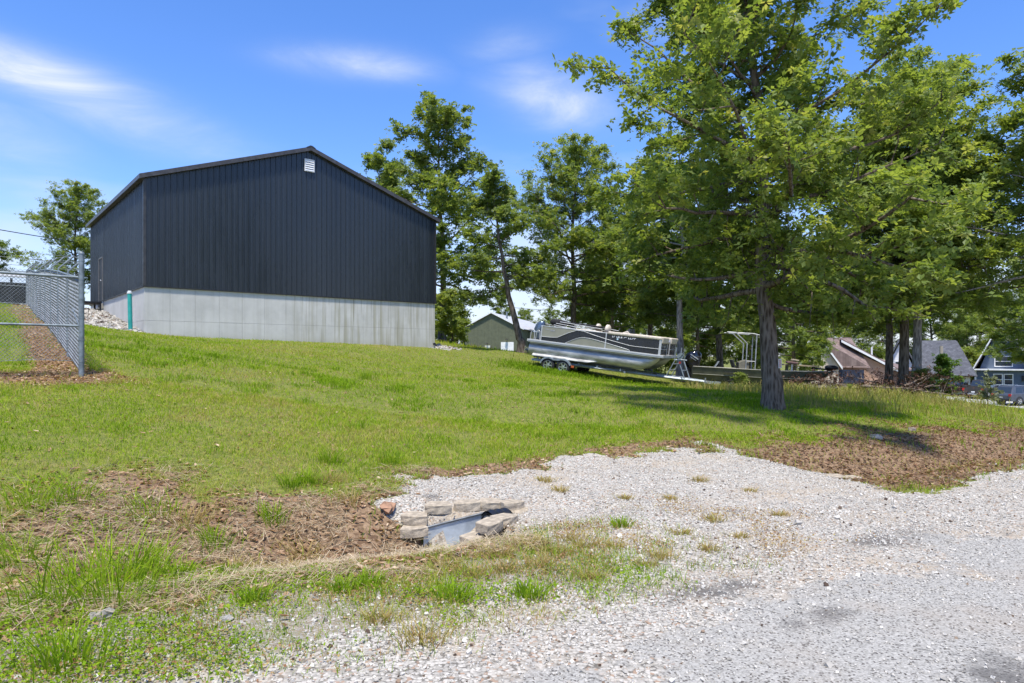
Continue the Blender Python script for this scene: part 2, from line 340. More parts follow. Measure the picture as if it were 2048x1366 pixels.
def axis(segs):
    o = [segs[0][0]]
    for a, b, st, g in segs:
        p = o[-1]
        while p < b: p += st; st *= g; o.append(min(p, b)) if p < b else o.append(b)
    return np.unique(np.round(np.array(o), 4))
def build_ground():
    neg = axis([(9.2, 30, .1, 1.12), (30, 900, 3, 1.35)])
    xs = np.unique(np.r_[-neg, np.arange(-9.2, 11.6, .07), axis([(11.6, 30, .1, 1.12), (30, 900, 3, 1.35)])])
    ys = np.unique(np.r_[axis([(-900, -30, 250, .8), (-30, 2.8, 6, .85)]), np.arange(2.8, 14, .07), axis([(14, 45, .08, 1.03), (45, 120, 2, 1.05), (120, 1200, 8, 1.3)])])
    gx, gy = np.meshgrid(xs, ys); nx, ny = len(xs), len(ys)
    x = gx.ravel(); y = gy.ravel(); z = H(x, y)
    g, l, t, s, n1, n2 = masks(x, y)
    stain = np.zeros_like(x)
    for px, py, rx, ry in ((1430, 1178, .55, .22), (1790, 1078, .7, .25), (1640, 1235, .4, .14), (2010, 1345, .35, .25)):
        Z = F * CH / (py - HY); cx = X_(px, Z); u = (x - cx) * RD[0] + (y - Z) * RD[1]; v = (x - cx) * RN[0] + (y - Z) * RN[1]; stain = np.maximum(stain, np.exp(-(u / rx) ** 2 - (v / ry) ** 2) * (.45 + 1.1 * (n2 - .2)))
    weedy = sstep(-1.3, -.7, s) * sstep(1.6, .6, s) * sstep(5.5, 4, t)
    rock = rockzone(x, y).astype(float)
    road = sstep(-1.0, -2.1, s + (n1 - .5) * 1.6 + (n2 - .5) * .6)
    i = np.arange((nx - 1) * (ny - 1)); r = i // (nx - 1); c = i % (nx - 1); a = r * nx + c
    q = np.stack([a, a + 1, a + nx + 1, a + nx], 1)
    fx, fy = x[q].mean(1), y[q].mean(1); _, _, ft, fs, _, _ = masks(fx, fy); fg = g[q].mean(1)
    sel_road = (fs < -.35) & (np.abs(ft) < 400)
    sel_drive = ~sel_road & (fg > .5) & (ft > 3.0) & (ft < 10) & (fs < 4.6)
    V = np.stack([x, y, z], 1)
    for name, sel in (('road', sel_road), ('gravel_driveway', sel_drive), ('ground', ~(sel_road | sel_drive))):
        qq = q[sel]; used, inv = np.unique(qq.ravel(), return_inverse=True)
        o = np_mesh(name, V[used], inv.reshape(-1, 4), GROUND, None, dict(gravel=g[used], litter=l[used], rock=rock[used], road=road[used], weedy=weedy[used], stain=stain[used]), 'structure', True, 4)
def ground_material():
    n = NT('ground'); P = n.coord('Object')
    nA = n.noise(1.1, 5, .6, P); nB = n.noise(9, 4, .6, P); nC = n.noise(60, 3, .6, P); nD = n.noise(220, 2, .6, P)
    soil = n.mix(n.ramp(nB, .3, .7), (.10, .085, .038), (.19, .145, .075))
    lawn = n.mix(n.ramp(nB, .35, .7), (.13, .165, .028), (.24, .26, .045))
    lawn = n.mix(n.ramp(nA, .55, .75), lawn, (.27, .22, .09))
    lawn = n.mix(n.ramp(nC, .45, .65), lawn, soil); lawn = n.mix(n.ramp(nD, .5, .62, 0, .8), lawn, (.07, .085, .02))
    # leaf litter: small angular patches in browns
    vc = n.vor(26, P, 'F1', 'Color'); sep = n.N.new('ShaderNodeSeparateColor'); n.L.new(vc, sep.inputs[0])
    lit = n.mix(sep.outputs[0], (.11, .066, .038), (.30, .205, .125)); lit = n.mix(n.ramp(nC, .5, .75), lit, (.12, .08, .05))
    # gravel: pale crushed limestone
    vg = n.vor(46, P, 'F1', 'Color'); sg = n.N.new('ShaderNodeSeparateColor'); n.L.new(vg, sg.inputs[0]); dg = n.vor(46, P)
    grav = n.mix(sg.outputs[0], (.29, .27, .23), (.53, .495, .43)); grav = n.mix(n.ramp(sg.outputs[1], .86, .92), grav, (.34, .24, .17))
    grav = n.mix(n.ramp(dg, .5, .85, 0, .85), grav, (.10, .09, .075))
    tan = n.ramp(n.noise(.9, 5, .65, P), .45, .70, 0, .75); grav = n.mix(tan, grav, (.37, .30, .215))
    stain = n.ramp(n.noise(.75, 5, .7, n.coord('Object', (1, 1.6, 1))), .57, .70, 0, .75); grav = n.mix(stain, grav, (.10, .10, .10))
    # chip-seal road
    vr = n.vor(95, P, 'F1', 'Color'); sr = n.N.new('ShaderNodeSeparateColor'); n.L.new(vr, sr.inputs[0])
    road = n.mix(sr.outputs[0], (.235, .225, .20), (.43, .412, .37)); road = n.mix(n.ramp(sr.outputs[2], .88, .93), road, (.10, .09, .08)); road = n.mix(n.ramp(nA, .5, .7, 0, .35), road, (.31, .255, .195))
    crack = n.ramp(n.vor(1.1, n.coord('Object', (1, 1, 1)), 'DISTANCE_TO_EDGE'), .0, .012, 1, 0); road = n.mix(n.mth('MULTIPLY', crack, n.ramp(nB, .5, .6, 0, .5)), road, (.05, .05, .05))
    g = n.mth('ADD', n.attr('gravel'), n.mth('MULTIPLY', n.mth('SUBTRACT', nB, .5), .9)); g = n.ramp(g, .42, .58)
    l = n.ramp(n.mth('ADD', n.attr('litter'), n.mth('MULTIPLY', n.mth('SUBTRACT', nB, .5), 1.0)), .4, .6)
    mixed = n.mix(n.ramp(nC, .42, .6), n.mix(n.ramp(nA, .4, .6), (.24, .19, .125), (.17, .16, .07)), n.mix(sg.outputs[0], (.22, .20, .17), (.42, .40, .36)))
    lawn = n.mix(n.ramp(n.attr('weedy'), .2, .8), lawn, mixed)
    col = n.mix(l, lawn, lit); col = n.mix(g, col, grav)
    r = n.ramp(n.mth('ADD', n.attr('road'), n.mth('MULTIPLY', n.mth('SUBTRACT', nB, .5), .7)), .42, .58); col = n.mix(r, col, road)
    col = n.mix(n.mth('MULTIPLY', n.ramp(n.mth('ADD', n.attr('stain'), n.mth('MULTIPLY', n.mth('SUBTRACT', nC, .5), .8)), .25, .75), .75), col, (.085, .08, .075))
    col = n.mix(n.ramp(n.attr('rock'), .4, .6), col, (.36, .35, .33))
    hgt = n.mth('ADD', n.mth('MULTIPLY', n.mth('SUBTRACT', 1.0, dg), .6), n.mth('MULTIPLY', nD, .5))
    return n.done(n.bsdf(col, .93, 0, n.bump(hgt, .7, .012), 0, .15))
GROUND = ground_material()
build_ground()

# ------------------------------------------------------------------ trees
def leaf_tuft(nl, L, W, seed):
    q = random.Random(seed); V = []; T = []
    for k in range(nl):
        a = 2 * math.pi * (k + q.uniform(-.3, .3)) / nl; el = q.uniform(-.25, .75); l = L * q.uniform(.75, 1.15); w = W * q.uniform(.8, 1.2)
        d = Vector((math.cos(a) * math.cos(el), math.sin(a) * math.cos(el), math.sin(el))); s = Vector((-math.sin(a), math.cos(a), q.uniform(-.4, .4))).normalized(); u = d.cross(s)
        p0 = d * L * .12; b = len(V)
        V += [p0, p0 + d * l * .45 + s * w, p0 + d * l * .95 - u * l * .1, p0 + d * l * .5 - s * w]
        T += [(b, b + 1, b + 2), (b, b + 2, b + 3)]
    return np.array([list(v) for v in V]), np.array(T)
def rand_rot(n, tilt=1.0):
    a = rng.uniform(0, 2 * np.pi, n); b = rng.normal(0, .5 * tilt, n); c = rng.normal(0, .5 * tilt, n)
    ca, sa, cb, sb, cc, sc = np.cos(a), np.sin(a), np.cos(b), np.sin(b), np.cos(c), np.sin(c); o = np.zeros(n)
    Rz = np.stack([np.stack([ca, -sa, o], 1), np.stack([sa, ca, o], 1), np.stack([o, o, o + 1], 1)], 1)
    Rx = np.stack([np.stack([o + 1, o, o], 1), np.stack([o, cb, -sb], 1), np.stack([o, sb, cb], 1)], 1)
    Ry = np.stack([np.stack([cc, o, sc], 1), np.stack([o, o + 1, o], 1), np.stack([-sc, o, cc], 1)], 1)
    return np.einsum('nij,njk,nkl->nil', Rx, Ry, Rz)
def scatter(tv, tt, pos, scale, rot, tint):
    n = len(pos); k = len(tv)
    V = np.einsum('nij,kj->nki', rot, tv) * np.asarray(scale).reshape(-1, 1, 1) + pos[:, None, :]
    T = (tt[None] + (np.arange(n) * k)[:, None, None]).reshape(-1, 3)
    return V.reshape(-1, 3), T, np.repeat(tint, k)

def tree_mesh(name, seed, height, r_trunk, base, rad, n_limb, leaf, ntuft, lean=(0, 0), spread=.34, top_fork=.8, prof=None, bark_mat=None, leaf_mat=None, asym=(0, 0), droop=0.0, flare=1.5, inner=0.0, zmin=None):
    zmin = base * .8 if zmin is None else zmin
    """returns (trunk mesh, crown mesh): trunk with limbs and twigs, leaf tufts set along the outer twigs"""
    q = random.Random(seed); mb = MB(); tufts = []
    n = 12; wob = Vector((0, 0, 0)); tp = []
    for i in range(n + 1):
        f = i / n; wob = wob + Vector((q.uniform(-1, 1), q.uniform(-1, 1), 0)) * height * .008
        tp.append(Vector((lean[0] * f, lean[1] * f, height * .93 * f)) + wob * min(1, f * 3))
    tr = [r_trunk * (1 - .93 * (i / n) ** .9) for i in range(n + 1)]
    P = [tp[0] - Vector((0, 0, .4)), tp[0] + Vector((0, 0, .02)), tp[0] + Vector((0, 0, .22)), tp[0] + Vector((0, 0, .6))] + tp[1:]
    mb.tube(P, [r_trunk * flare * 1.15, r_trunk * flare, r_trunk * (1 + (flare - 1) * .42), r_trunk * 1.04] + tr[1:], 12)
    def along(f):
        k = min(int(f * n), n - 1); return tp[k].lerp(tp[k + 1], f * n - k), tr[k]
    if prof is None: prof = lambda f: math.sin(math.pi * (.16 + .78 * f)) ** .75
    for i in range(n_limb):
        g = (i + q.uniform(.0, .9)) / n_limb; zf = (base + (height * .9 - base) * g) / (height * .93)
        p, rr = along(min(zf, .99)); az = i * 2.399 + q.uniform(-.5, .5)
        ln = rad * prof(g) * q.uniform(.72, 1.12); el = (.15 + .78 * g ** 1.3) + q.uniform(-.2, .2) - droop * (1 - g)
        out = Vector((math.cos(az), math.sin(az), 0)); ln *= 1 + asym[0] * out.x + asym[1] * out.y
        d = out * math.cos(el) + Vector((0, 0, 1)) * math.sin(el)
        m = 7; lp = [p]; cur = p.copy(); dd = d.copy()
        for k in range(m):
            dd = (dd + Vector((q.uniform(-1, 1), q.uniform(-1, 1), q.uniform(-.75, .85))) * .27).normalized(); cur = cur + dd * ln / m; cur.z = max(cur.z, zmin + .25); lp.append(cur.copy())
        r0 = min(rr * .5, .015 * ln + .018)
        mb.tube(lp, [r0 * (1 - .88 * k / m) for k in range(m + 1)], 6, False)
        nsub = max(4, int(ln * 2.6))
        for j in range(nsub):
            f = (.22 - inner) + (.78 + inner) * (j + q.random()) / nsub; k = min(int(f * m), m - 1); sp = lp[k].lerp(lp[k + 1], f * m - k)
            ax = (lp[k + 1] - lp[k]).normalized(); side = ax.cross(Vector((q.uniform(-1, 1), q.uniform(-1, 1), q.uniform(-.4, 1)))).normalized()
            sd = (ax * q.uniform(.3, .9) + side * q.uniform(.6, 1.1) + Vector((0, 0, q.uniform(-.15, .35)))).normalized(); sl_ = ln * q.uniform(.16, .34) * (1.15 - .5 * f)
            s1 = sp + sd * sl_ * .5 + Vector((q.uniform(-1, 1), q.uniform(-1, 1), q.uniform(-1, 1))) * sl_ * .1; s2 = s1 + (sd + Vector((q.uniform(-1, 1), q.uniform(-1, 1), q.uniform(-.6, .8))) * .5).normalized() * sl_ * .5
            mb.tube([sp, s1, s2], [r0 * .28, r0 * .18, r0 * .06], 4, False)
            tufts += [(sp.lerp(s1, .6), .6), (s1, .9), (s1.lerp(s2, .5), 1.0), (s2, 1.2)]
        tufts += [(lp[-1], 1.2), (lp[-2], .8)]
    for i in range(4): tufts.append((tp[-1] + Vector((q.uniform(-.4, .4), q.uniform(-.4, .4), q.uniform(-.3, .5))), 1.0))
    C = np.array([list(t[0]) for t in tufts]); W = np.array([t[1] for t in tufts]); W /= W.sum()
    r2 = np.random.default_rng(seed)
    idx = r2.choice(len(C), ntuft, p=W); clump = r2.random(len(C))
    wc = np.where(clump < .22, .25, .7 + clump)[idx]          # some twigs stay nearly bare, others carry dense clumps
    idx = idx[r2.random(ntuft) < wc]; ntuft = len(idx)
    pos = C[idx] + np.clip(r2.normal(0, 1, (ntuft, 3)), -1.7, 1.7) * spread * np.array((1, 1, .55)) * r2.uniform(.2, .95, (ntuft, 1))
    pos = pos[pos[:, 2] > zmin - .1 * r2.random(len(pos))]; idx = idx[:len(pos)]; ntuft = len(pos)
    tint = np.clip(clump[idx] * .55 + r2.random(ntuft) * .45 + (pos[:, 2] - base) / height * .12, 0, 1)
    tv, tt = leaf_tuft(7, leaf, leaf * .25, seed)
    V, T, ti = scatter(tv, tt, pos, r2.uniform(.5, 1.3, ntuft), rand_rot(ntuft), tint)
    tmp = mb.build('trunk', bark_mat or BARK); tm = tmp.data; bpy.data.objects.remove(tmp)
    tmp = np_mesh('crown', V, T, leaf_mat or LEAF, None, dict(tint=ti)); cm = tmp.data; bpy.data.objects.remove(tmp)
    return tm, cm
LEAF = foliage('oak_leaves', [(0, (.095, .142, .036)), (.45, (.165, .23, .056)), (.8, (.245, .305, .078)), (1, (.36, .37, .13))], .52)
LEAF2 = foliage('oak_leaves_dark', [(0, (.09, .132, .036)), (.5, (.15, .21, .054)), (.9, (.225, .275, .072)), (1, (.32, .34, .11))], .52)
LEAFB = foliage('sapling_leaves', [(0, (.05, .10, .015)), (.5, (.10, .19, .03)), (1, (.20, .30, .06))], .45)

def place_tree(meshes, name, label, x, y, scale=1.0, rot=0.0, group=None, tilt=(0, 0), sz=1.0, z=None, cat='tree', parts=('trunk', 'crown')):
    t = thing(name, label, cat, (x, y, (h1(x, y) if z is None else z)), (tilt[0], tilt[1], rot), group); t.scale = (scale, scale, scale * sz)
    for me, pn in zip(meshes, parts): link(bpy.data.objects.new(pn, me), t)
    return t
oak_prof = lambda f: (.95 if f < .6 else .95 - .52 * ((f - .6) / .4) ** 1.8) * (.8 + .2 * math.sin(7 * f))
OAK = tree_mesh('oak', 5, 13.2, .225, 2.5, 5.3, 56, .13, 24500, lean=(-.75, .3), spread=.34, flare=1.32, asym=(-.02, -.08), prof=oak_prof, droop=.34, inner=.22, zmin=2.05)
VA = tree_mesh('va', 21, 13.0, .21, 2.8, 4.8, 38, .175, 11000, lean=(.4, .2), spread=.36, leaf_mat=LEAF2, prof=oak_prof, droop=.25)
VB = tree_mesh('vb', 34, 12.5, .19, 3.2, 4.2, 34, .175, 9500, lean=(-.6, .1), spread=.36, leaf_mat=LEAF2, prof=oak_prof, droop=.2)
VC = tree_mesh('vc', 47, 14.5, .23, 3.6, 5.8, 46, .165, 16000, lean=(.3, 0), spread=.38, prof=oak_prof, droop=.25, inner=.1)
VD = tree_mesh('vd', 58, 12.5, .20, 4.4, 4.4, 32, .17, 9500, prof=oak_prof, droop=.25, lean=(.2, .3), spread=.40, bark_mat=BARKPALE)
VE = tree_mesh('ve', 63, 9.4, .20, 3.2, 3.0, 24, .17, 4200, lean=(-1.6, .2), spread=.34, leaf_mat=LEAF2, prof=oak_prof, droop=.2)
BUSH = tree_mesh('bush', 71, 3.4, .05, .25, 1.7, 22, .16, 2600, spread=.3, leaf_mat=LEAF)
SAPL = tree_mesh('sapling', 83, 3.3, .035, .6, 1.05, 18, .17, 1100, spread=.2, leaf_mat=LEAFB)
def bx_(px, Z): return X_(px, Z), Z

main_oak = place_tree(OAK, 'oak_tree', 'large oak standing alone in front of the boats, trunk flared at its base', *bx_(1545, 16))
TL = [
 (VD, 1361, 35.0, 1.05, 0.4, 'oak with a pale straight trunk rising behind the bow of the silver pontoon boat'),
 (VA, 1441, 37, .95, 2.1, 'dark leaning oak behind the black outboard of the olive boat'),
 (VA, 1297, 42, .95, 4.4, 'oak with a dark trunk rising behind the middle of the pontoon boat'),
 (VC, 1145, 43, .98, 1.2, 'tall full oak behind the pontoon boat, right of the leaning tree'),
 (VE, 1043, 37, 1.05, 0.0, 'slim oak with bare leaning trunk in front of the olive green building'),
 (VA, 884, 50, 1.36, 4.3, 'tall oak rising behind the right corner of the black building'),
 (VB, 762, 56, 1.22, 1.7, 'smaller oak showing only above the right roof slope of the black building'),
 (VC, 150, 54, .74, 1.9, 'oak beyond the fence at the left end of the black building'),
 (VB, -75, 58, .95, 2.6, 'oak cut off by the left edge of the photo'),
 (VC, 1806, 29.0, 1.0, .6, 'thickest dark trunked oak of the clump behind the brush pile'),
 (VD, 1834, 27.4, 1.0, 2.9, 'grey barked oak right of the thick dark trunk behind the brush pile'),
 (VB, 1776, 30.0, 1.0, 4.1, 'thin dark oak left of the thick trunk behind the brush pile'),
 (VD, 2075, 25.0, 1.08, 5.2, 'oak at the right edge of the photo hanging over the blue house'),
 (VB, 1225, 56, 1.12, .9, 'oak standing far back behind the pontoon boat seats'),
 (VA, 1395, 58, .95, 3.6, 'far oak seen between the pale trunk and the leaning dark trunk'),
 (VB, 1500, 60, 1.0, 5.0, 'far oak behind the metal tube frame of the olive boat'),
 (VA, 1590, 52, .9, 2.4, 'far oak just right of the big front oak trunk'),
 (VC, 1932, 90, .8, 1.9, 'tree standing between the grey roofed house and the blue house'),
 (VB, 1000, 128, 1.1, 3.9, 'far oak behind the peak of the olive green building'),
 (VD, 2085, 46, .95, 1.2, 'oak with branches hanging over the peak of the blue house'),
 (VB, 1190, 62, .8, 2.0, 'thin far tree left of the pontoon boat seats'),
]
for me, px, Z, sc, ro, lab in TL:
    x, y = bx_(px, Z); place_tree(me, 'oak_tree', lab, x, y, sc, ro, 'oak trees around the lot')
for px, Z, sc, ro in ((1690, 100, 1.1, .3), (1780, 105, 1.2, 1.5), (1860, 98, 1.15, 2.7), (1960, 104, 1.2, 4.0), (2060, 100, 1.2, 5.2), (1600, 108, 1.1, .9), (1500, 112, 1.1, 2.0), (1400, 115, 1.0, 3.3), (1290, 118, 1.0, 4.6), (1190, 125, .85, 5.6), (1100, 135, .75, 0.7), (1050, 140, .75, 2.2), (2130, 95, 1.2, 1.1)):
    x, y = bx_(px, Z); place_tree(VC, 'far_tree', 'far tree in the hazy green row behind the houses', x, y, sc, ro, 'far trees behind the houses')
for px, Z, sc, ro, lab in ((905, 44, .95, .2, 'round green bush beside the retaining wall of the black building'), (916, 60, .75, 1.4, 'bush at the left corner of the olive green building'), (890, 62, 1.35, 2.2, 'tall bush behind the retaining wall of the black building'),
                           (1930, 86, 1.5, 1.0, 'dark green bush between the grey roofed house and the blue house'), (1852, 33, .34, 2.2, 'low leafy bush left of the sapling by the road'), (1500, 62, 1.2, 3.1, 'bush behind the tube frame of the olive boat'), (1330, 66, 1.3, 4.0, 'bush behind the bow of the pontoon boat'),
                           (1250, 64, 1.25, .8, 'bush behind the black middle of the pontoon boat'), (1420, 60, 1.2, 5.3, 'bush behind the black outboard motor'), (1752, 79, .9, .5, 'bush right of the brown roofed house'), (120, 64, 1.3, 3.3, 'bush under the oak beyond the fence'), (1600, 64, 1.2, 1.9, 'bush left of the brown roofed house')):
    x, y = bx_(px, Z); place_tree(BUSH, 'bush', lab, x, y, sc, ro, 'bushes', cat='bush', parts=('stem', 'foliage'))
x, y = bx_(1886, 34); place_tree(SAPL, 'sapling', 'bright green sapling standing at the edge of the far driveway', x, y, .72, .4, cat='sapling')

# ------------------------------------------------------------------ ground cover (grass, litter, stones)
def blades(n, region, hmin, hmax, w, lean, seg, tintf, name, m, dens=None, curl=.5):
    x, y = region(n); g, l, t, s, n1, n2 = masks(x, y)
    keep = rng.random(len(x)) < dens(x, y, g, l, t, s, n1, n2); keep &= ~under_building(x, y, .02)
    x, y, g, l, t, s, n1, n2 = [a[keep] for a in (x, y, g, l, t, s, n1, n2)]; k = len(x); z = H(x, y) - .01
    Z = y; hh = rng.uniform(hmin, hmax, k) * (.65 + .9 * fbm(x * .9, y * .9, 77)) ; ww = w * np.clip(Z / 9, .8, 2.6) * rng.uniform(.7, 1.3, k)
    a = rng.uniform(0, 2 * np.pi, k); b = rng.uniform(0, 2 * np.pi, k); ln = hh * lean * rng.uniform(.3, 1.3, k)
    sx, sy = np.cos(a) * ww, np.sin(a) * ww; lx, ly = np.cos(b) * ln, np.sin(b) * ln; p = np.stack([x, y, z], 1); sd = np.stack([sx, sy, 0 * sx], 1)
    if seg == 1:
        V = np.stack([p - sd, p + sd, p + np.stack([lx, ly, hh], 1)], 1); T = np.array([[0, 1, 2]])
    else:
        mid = p + np.stack([lx * .35, ly * .35, hh * .62], 1); V = np.stack([p - sd, p + sd, mid + sd * .75, mid - sd * .75, p + np.stack([lx, ly, hh * (1 - curl * .25)], 1)], 1); T = np.array([[0, 1, 2], [0, 2, 3], [3, 2, 4]])
    kk = V.shape[1]; TT = (T[None] + (np.arange(k) * kk)[:, None, None]).reshape(-1, 3); ti = np.clip(tintf(x, y, n1, n2, l, g, k), 0, 1)
    return np_mesh(name, V.reshape(-1, 3), TT, m, None, dict(tint=np.repeat(ti, kk)), 'stuff')
def fan(z0, z1, pw=1.0, xa=-1.0, xb=1.0, pad=.04):
    """points spread over the view wedge between two distances, density falling with distance as pw grows"""
    def f(n):
        u = rng.random(n)
        if pw == 0: y = np.sqrt(u * (z1 ** 2 - z0 ** 2) + z0 ** 2)
        elif pw == 1: y = z0 + u * (z1 - z0)
        else: y = z0 * (z1 / z0) ** u
        return y * (.7459 + pad) * rng.uniform(xa, xb, n), y
    return f
GRASS = foliage('lawn_grass', [(0, (.115, .185, .012)), (.35, (.195, .32, .018)), (.7, (.305, .41, .028)), (.88, (.40, .37, .09)), (1, (.46, .36, .18))], .4, gloss=.8, spec=.04)
DRYG = foliage('dry_grass', [(0, (.20, .24, .04)), (.4, (.36, .33, .10)), (.75, (.40, .29, .12)), (1, (.27, .14, .07))], .35, spec=.2)
def lawn_d(x, y, g, l, t, s, n1, n2):
    d = (1 - sstep(.25, .6, g)) * (1 - .9 * sstep(.2, .9, l)) * (.5 + .7 * n2) * (1 - .45 * sstep(.60, .68, fbm(x * 1.3 + 7, y * 1.3, 123))); d = d * sstep(-.6, .9, s + (n1 - .5) * 2) ; d[rockzone(x, y)] *= .04
    return d * np.where(y > 33, .6, 1)
def lawn_t(x, y, n1, n2, l, g, k):
    p = fbm(x * .35, y * .35, 55); return .2 + .75 * p + .4 * (n2 - .5) + .3 * (n1 - .5) + rng.normal(0, .15, k) + .25 * l + (rng.random(k) < .08) * .35
blades(210000, fan(4.2, 12.5, 0), .028, .085, .0036, .85, 3, lawn_t, 'lawn_grass', GRASS, lawn_d)
blades(330000, fan(11.5, 42, 1), .035, .085, .0046, .8, 1, lawn_t, 'lawn_grass', GRASS, lawn_d)
blades(40000, fan(40, 90, 1), .08, .22, .012, .7, 1, lawn_t, 'lawn_grass', GRASS, lambda x, y, g, l, t, s, n1, n2: .8 + 0 * x)
# denser tussocks
def tuss(x, y, g, l, t, s, n1, n2): return sstep(.62, .72, fbm(x * 1.6, y * 1.6, 91)) * (1 - g) * (1 - .8 * l) * .9
blades(120000, fan(4.5, 20, 0), .07, .16, .0045, .8, 3, lambda x, y, n1, n2, l, g, k: .12 + .4 * n2 + rng.normal(0, .1, k), 'grass_tussocks', GRASS, tuss)
# tall seeding grass between the boats and the big oak, and along the ditch to the right
def tall_d(x, y, g, l, t, s, n1, n2):
    a = sstep(20.5, 23.5, y + n1) * sstep(30, 27.5, y) * sstep(5.5, 8, x) * sstep(17, 14, x); b = .45 * sstep(16, 18.5, y + n1) * sstep(25, 21, y) * sstep(7.2, 9.0, x + n1 * 2) * sstep(14.5, 12, x)
    return np.maximum(a, b) * (1 - l) * sstep(.35, .65, n1 * .5 + n2 * .5) * .9
blades(52000, fan(15, 31, 1, .2, 1.0), .14, .46, .0034, .6, 3, lambda x, y, n1, n2, l, g, k: -.05 + .6 * n2 + rng.normal(0, .25, k), 'tall_grass', DRYG, tall_d)
def wheel_d(x, y, g, l, t, s, n1, n2): return np.exp(-(((x - 1.9) / 1.6) ** 2 + ((y - 31.2) / .9) ** 2)) + .6 * np.exp(-(((x - .4) / .8) ** 2 + ((y - 32.5) / 1.0) ** 2)) + .35 * np.exp(-(((x - 5.5) / 2.2) ** 2 + ((y - 29.4) / .8) ** 2))
blades(42000, fan(27, 35, 1, -.1, .35), .08, .26, .005, .7, 3, lambda x, y, n1, n2, l, g, k: .05 + .4 * n2 + rng.normal(0, .1, k), 'trailer_weeds', GRASS, wheel_d)
def edge_d(x, y, g, l, t, s, n1, n2): return sstep(-1.25, -.7, s) * sstep(1.7, .9, s) * sstep(5.2, 3.6, t) * sstep(.36, .62, n1 * .55 + n2 * .45)
blades(90000, fan(3.3, 8, 0), .02, .075, .0028, 1.0, 3, lambda x, y, n1, n2, l, g, k: .2 + .9 * (fbm(x * 1.4, y * 1.4, 19) - .2) + rng.normal(0, .2, k), 'roadside_growth', GRASS, edge_d)
blades(45000, fan(3.3, 8, 0), .02, .07, .0026, 1.3, 3, lambda x, y, n1, n2, l, g, k: .55 + .4 * n2 + rng.normal(0, .2, k), 'roadside_dead_growth', DRYG, lambda x, y, g, l, t, s, n1, n2: .8 * sstep(-1.25, -.7, s) * sstep(1.9, 1.0, s) * sstep(6.3, 4.0, t) * sstep(.42, .62, fbm(x * 1.5, y * 1.5, 25)))
# big loose tussocks in the left foreground ditch
def clumps(name, spots, m, tint0, per=170, hh=(.25, .6), w=.005, spread=.14, lean=.75):
    P = []; 
    for (px, py, z, sc) in spots:
        Z = F * (CH - z) / (py - HY); x = X_(px, Z); P.append((x, Z, sc))
    X = np.concatenate([rng.normal(p[0], spread * p[2], per) for p in P]); Y = np.concatenate([rng.normal(p[1], spread * p[2], per) for p in P]); S = np.repeat([p[2] for p in P], per)
    CX = np.repeat([p[0] for p in P], per); CY = np.repeat([p[1] for p in P], per); k = len(X); z = H(X, Y) - .01
    h = rng.uniform(*hh, k) * S; a = np.arctan2(Y - CY, X - CX) + rng.normal(0, .7, k); ln = h * lean * rng.uniform(.2, 1.2, k); b = rng.uniform(0, 2 * np.pi, k)
    p = np.stack([X, Y, z], 1); sd = np.stack([np.cos(b), np.sin(b), 0 * b], 1) * w * rng.uniform(.7, 1.3, (k, 1)); d = np.stack([np.cos(a) * ln, np.sin(a) * ln, 0 * a], 1); up = np.array((0, 0, 1.0))
    m1 = p + d * .25 + up * (h * .5)[:, None]; m2 = p + d * .65 + up * (h * .85)[:, None]; tp = p + d * 1.15 + up * (h * rng.uniform(.75, 1.0, k))[:, None]
    V = np.stack([p - sd, p + sd, m1 + sd, m1 - sd, m2 + sd * .7, m2 - sd * .7, tp], 1); T = np.array([[0, 1, 2], [0, 2, 3], [3, 2, 4], [3, 4, 5], [5, 4, 6]])
    TT = (T[None] + (np.arange(k) * 7)[:, None, None]).reshape(-1, 3)
    np_mesh(name, V.reshape(-1, 3), TT, m, None, dict(tint=np.repeat(np.clip(tint0 + rng.normal(0, .17, k), 0, 1), 7)), 'stuff')
clumps('weed_clumps', [(205, 1195, -.05, 1.0), (165, 1165, 0, .8), (250, 1150, 0, .75), (225, 1215, -.03, .65), (285, 1120, 0, .55), (70, 1010, .3, .6), (150, 985, .35, .5), (40, 1100, .12, .5), (110, 1210, .0, .5), (310, 1060, 0, .5)], GRASS, .42, 95, (.14, .55), .0034, .2, 1.0)
clumps('small_weed_clumps', [(430, 1085, -.05, .55), (545, 1030, .05, .6), (360, 1155, -.1, .45), (455, 1140, -.1, .35), (690, 1185, -.02, .4), (740, 1170, -.02, .4), (905, 1200, 0, .45), (1060, 1195, 0, .45), (505, 1195, 0, .4), (780, 910, .3, .8), (730, 765, .95, .9), (580, 935, .35, .6), (1240, 1050, 0, .35), (130, 1330, 0, .8), (620, 930, .35, .6), (660, 900, .4, .7)], GRASS, .4, 130, (.12, .34), .0035, .12)
clumps('dry_weed_clumps', [(610, 1060, 0, .6), (560, 1110, -.05, .5), (480, 1110, -.05, .5), (700, 1000, .05, .5), (1320, 1115, 0, .3), (1170, 1090, 0, .4), (1110, 1105, 0, .45), (1000, 1110, -.02, .45), (840, 1280, 0, .45), (900, 1130, 0, .4), (1430, 1040, 0, .3), (660, 960, .15, .6), (380, 1060, 0, .6), (1010, 1140, 0, .4), (1400, 970, 0, .3), (760, 1240, 0, .35), (1180, 1155, 0, .3), (1480, 1075, 0, .22), (1560, 1030, 0, .22), (1060, 1085, 0, .4), (1140, 1075, 0, .35), (1230, 1095, 0, .3), (1290, 1130, 0, .3), (1360, 1065, 0, .28), (1420, 1100, 0, .25), (1080, 1130, 0, .4), (950, 1150, 0, .4), (1250, 1000, 0, .25), (1120, 985, 0, .3), (1090, 970, 0, .3), (1500, 985, 0, .22), (1340, 1000, 0, .22)], DRYG, .6, 120, (.1, .3), .003, .16, 1.1)
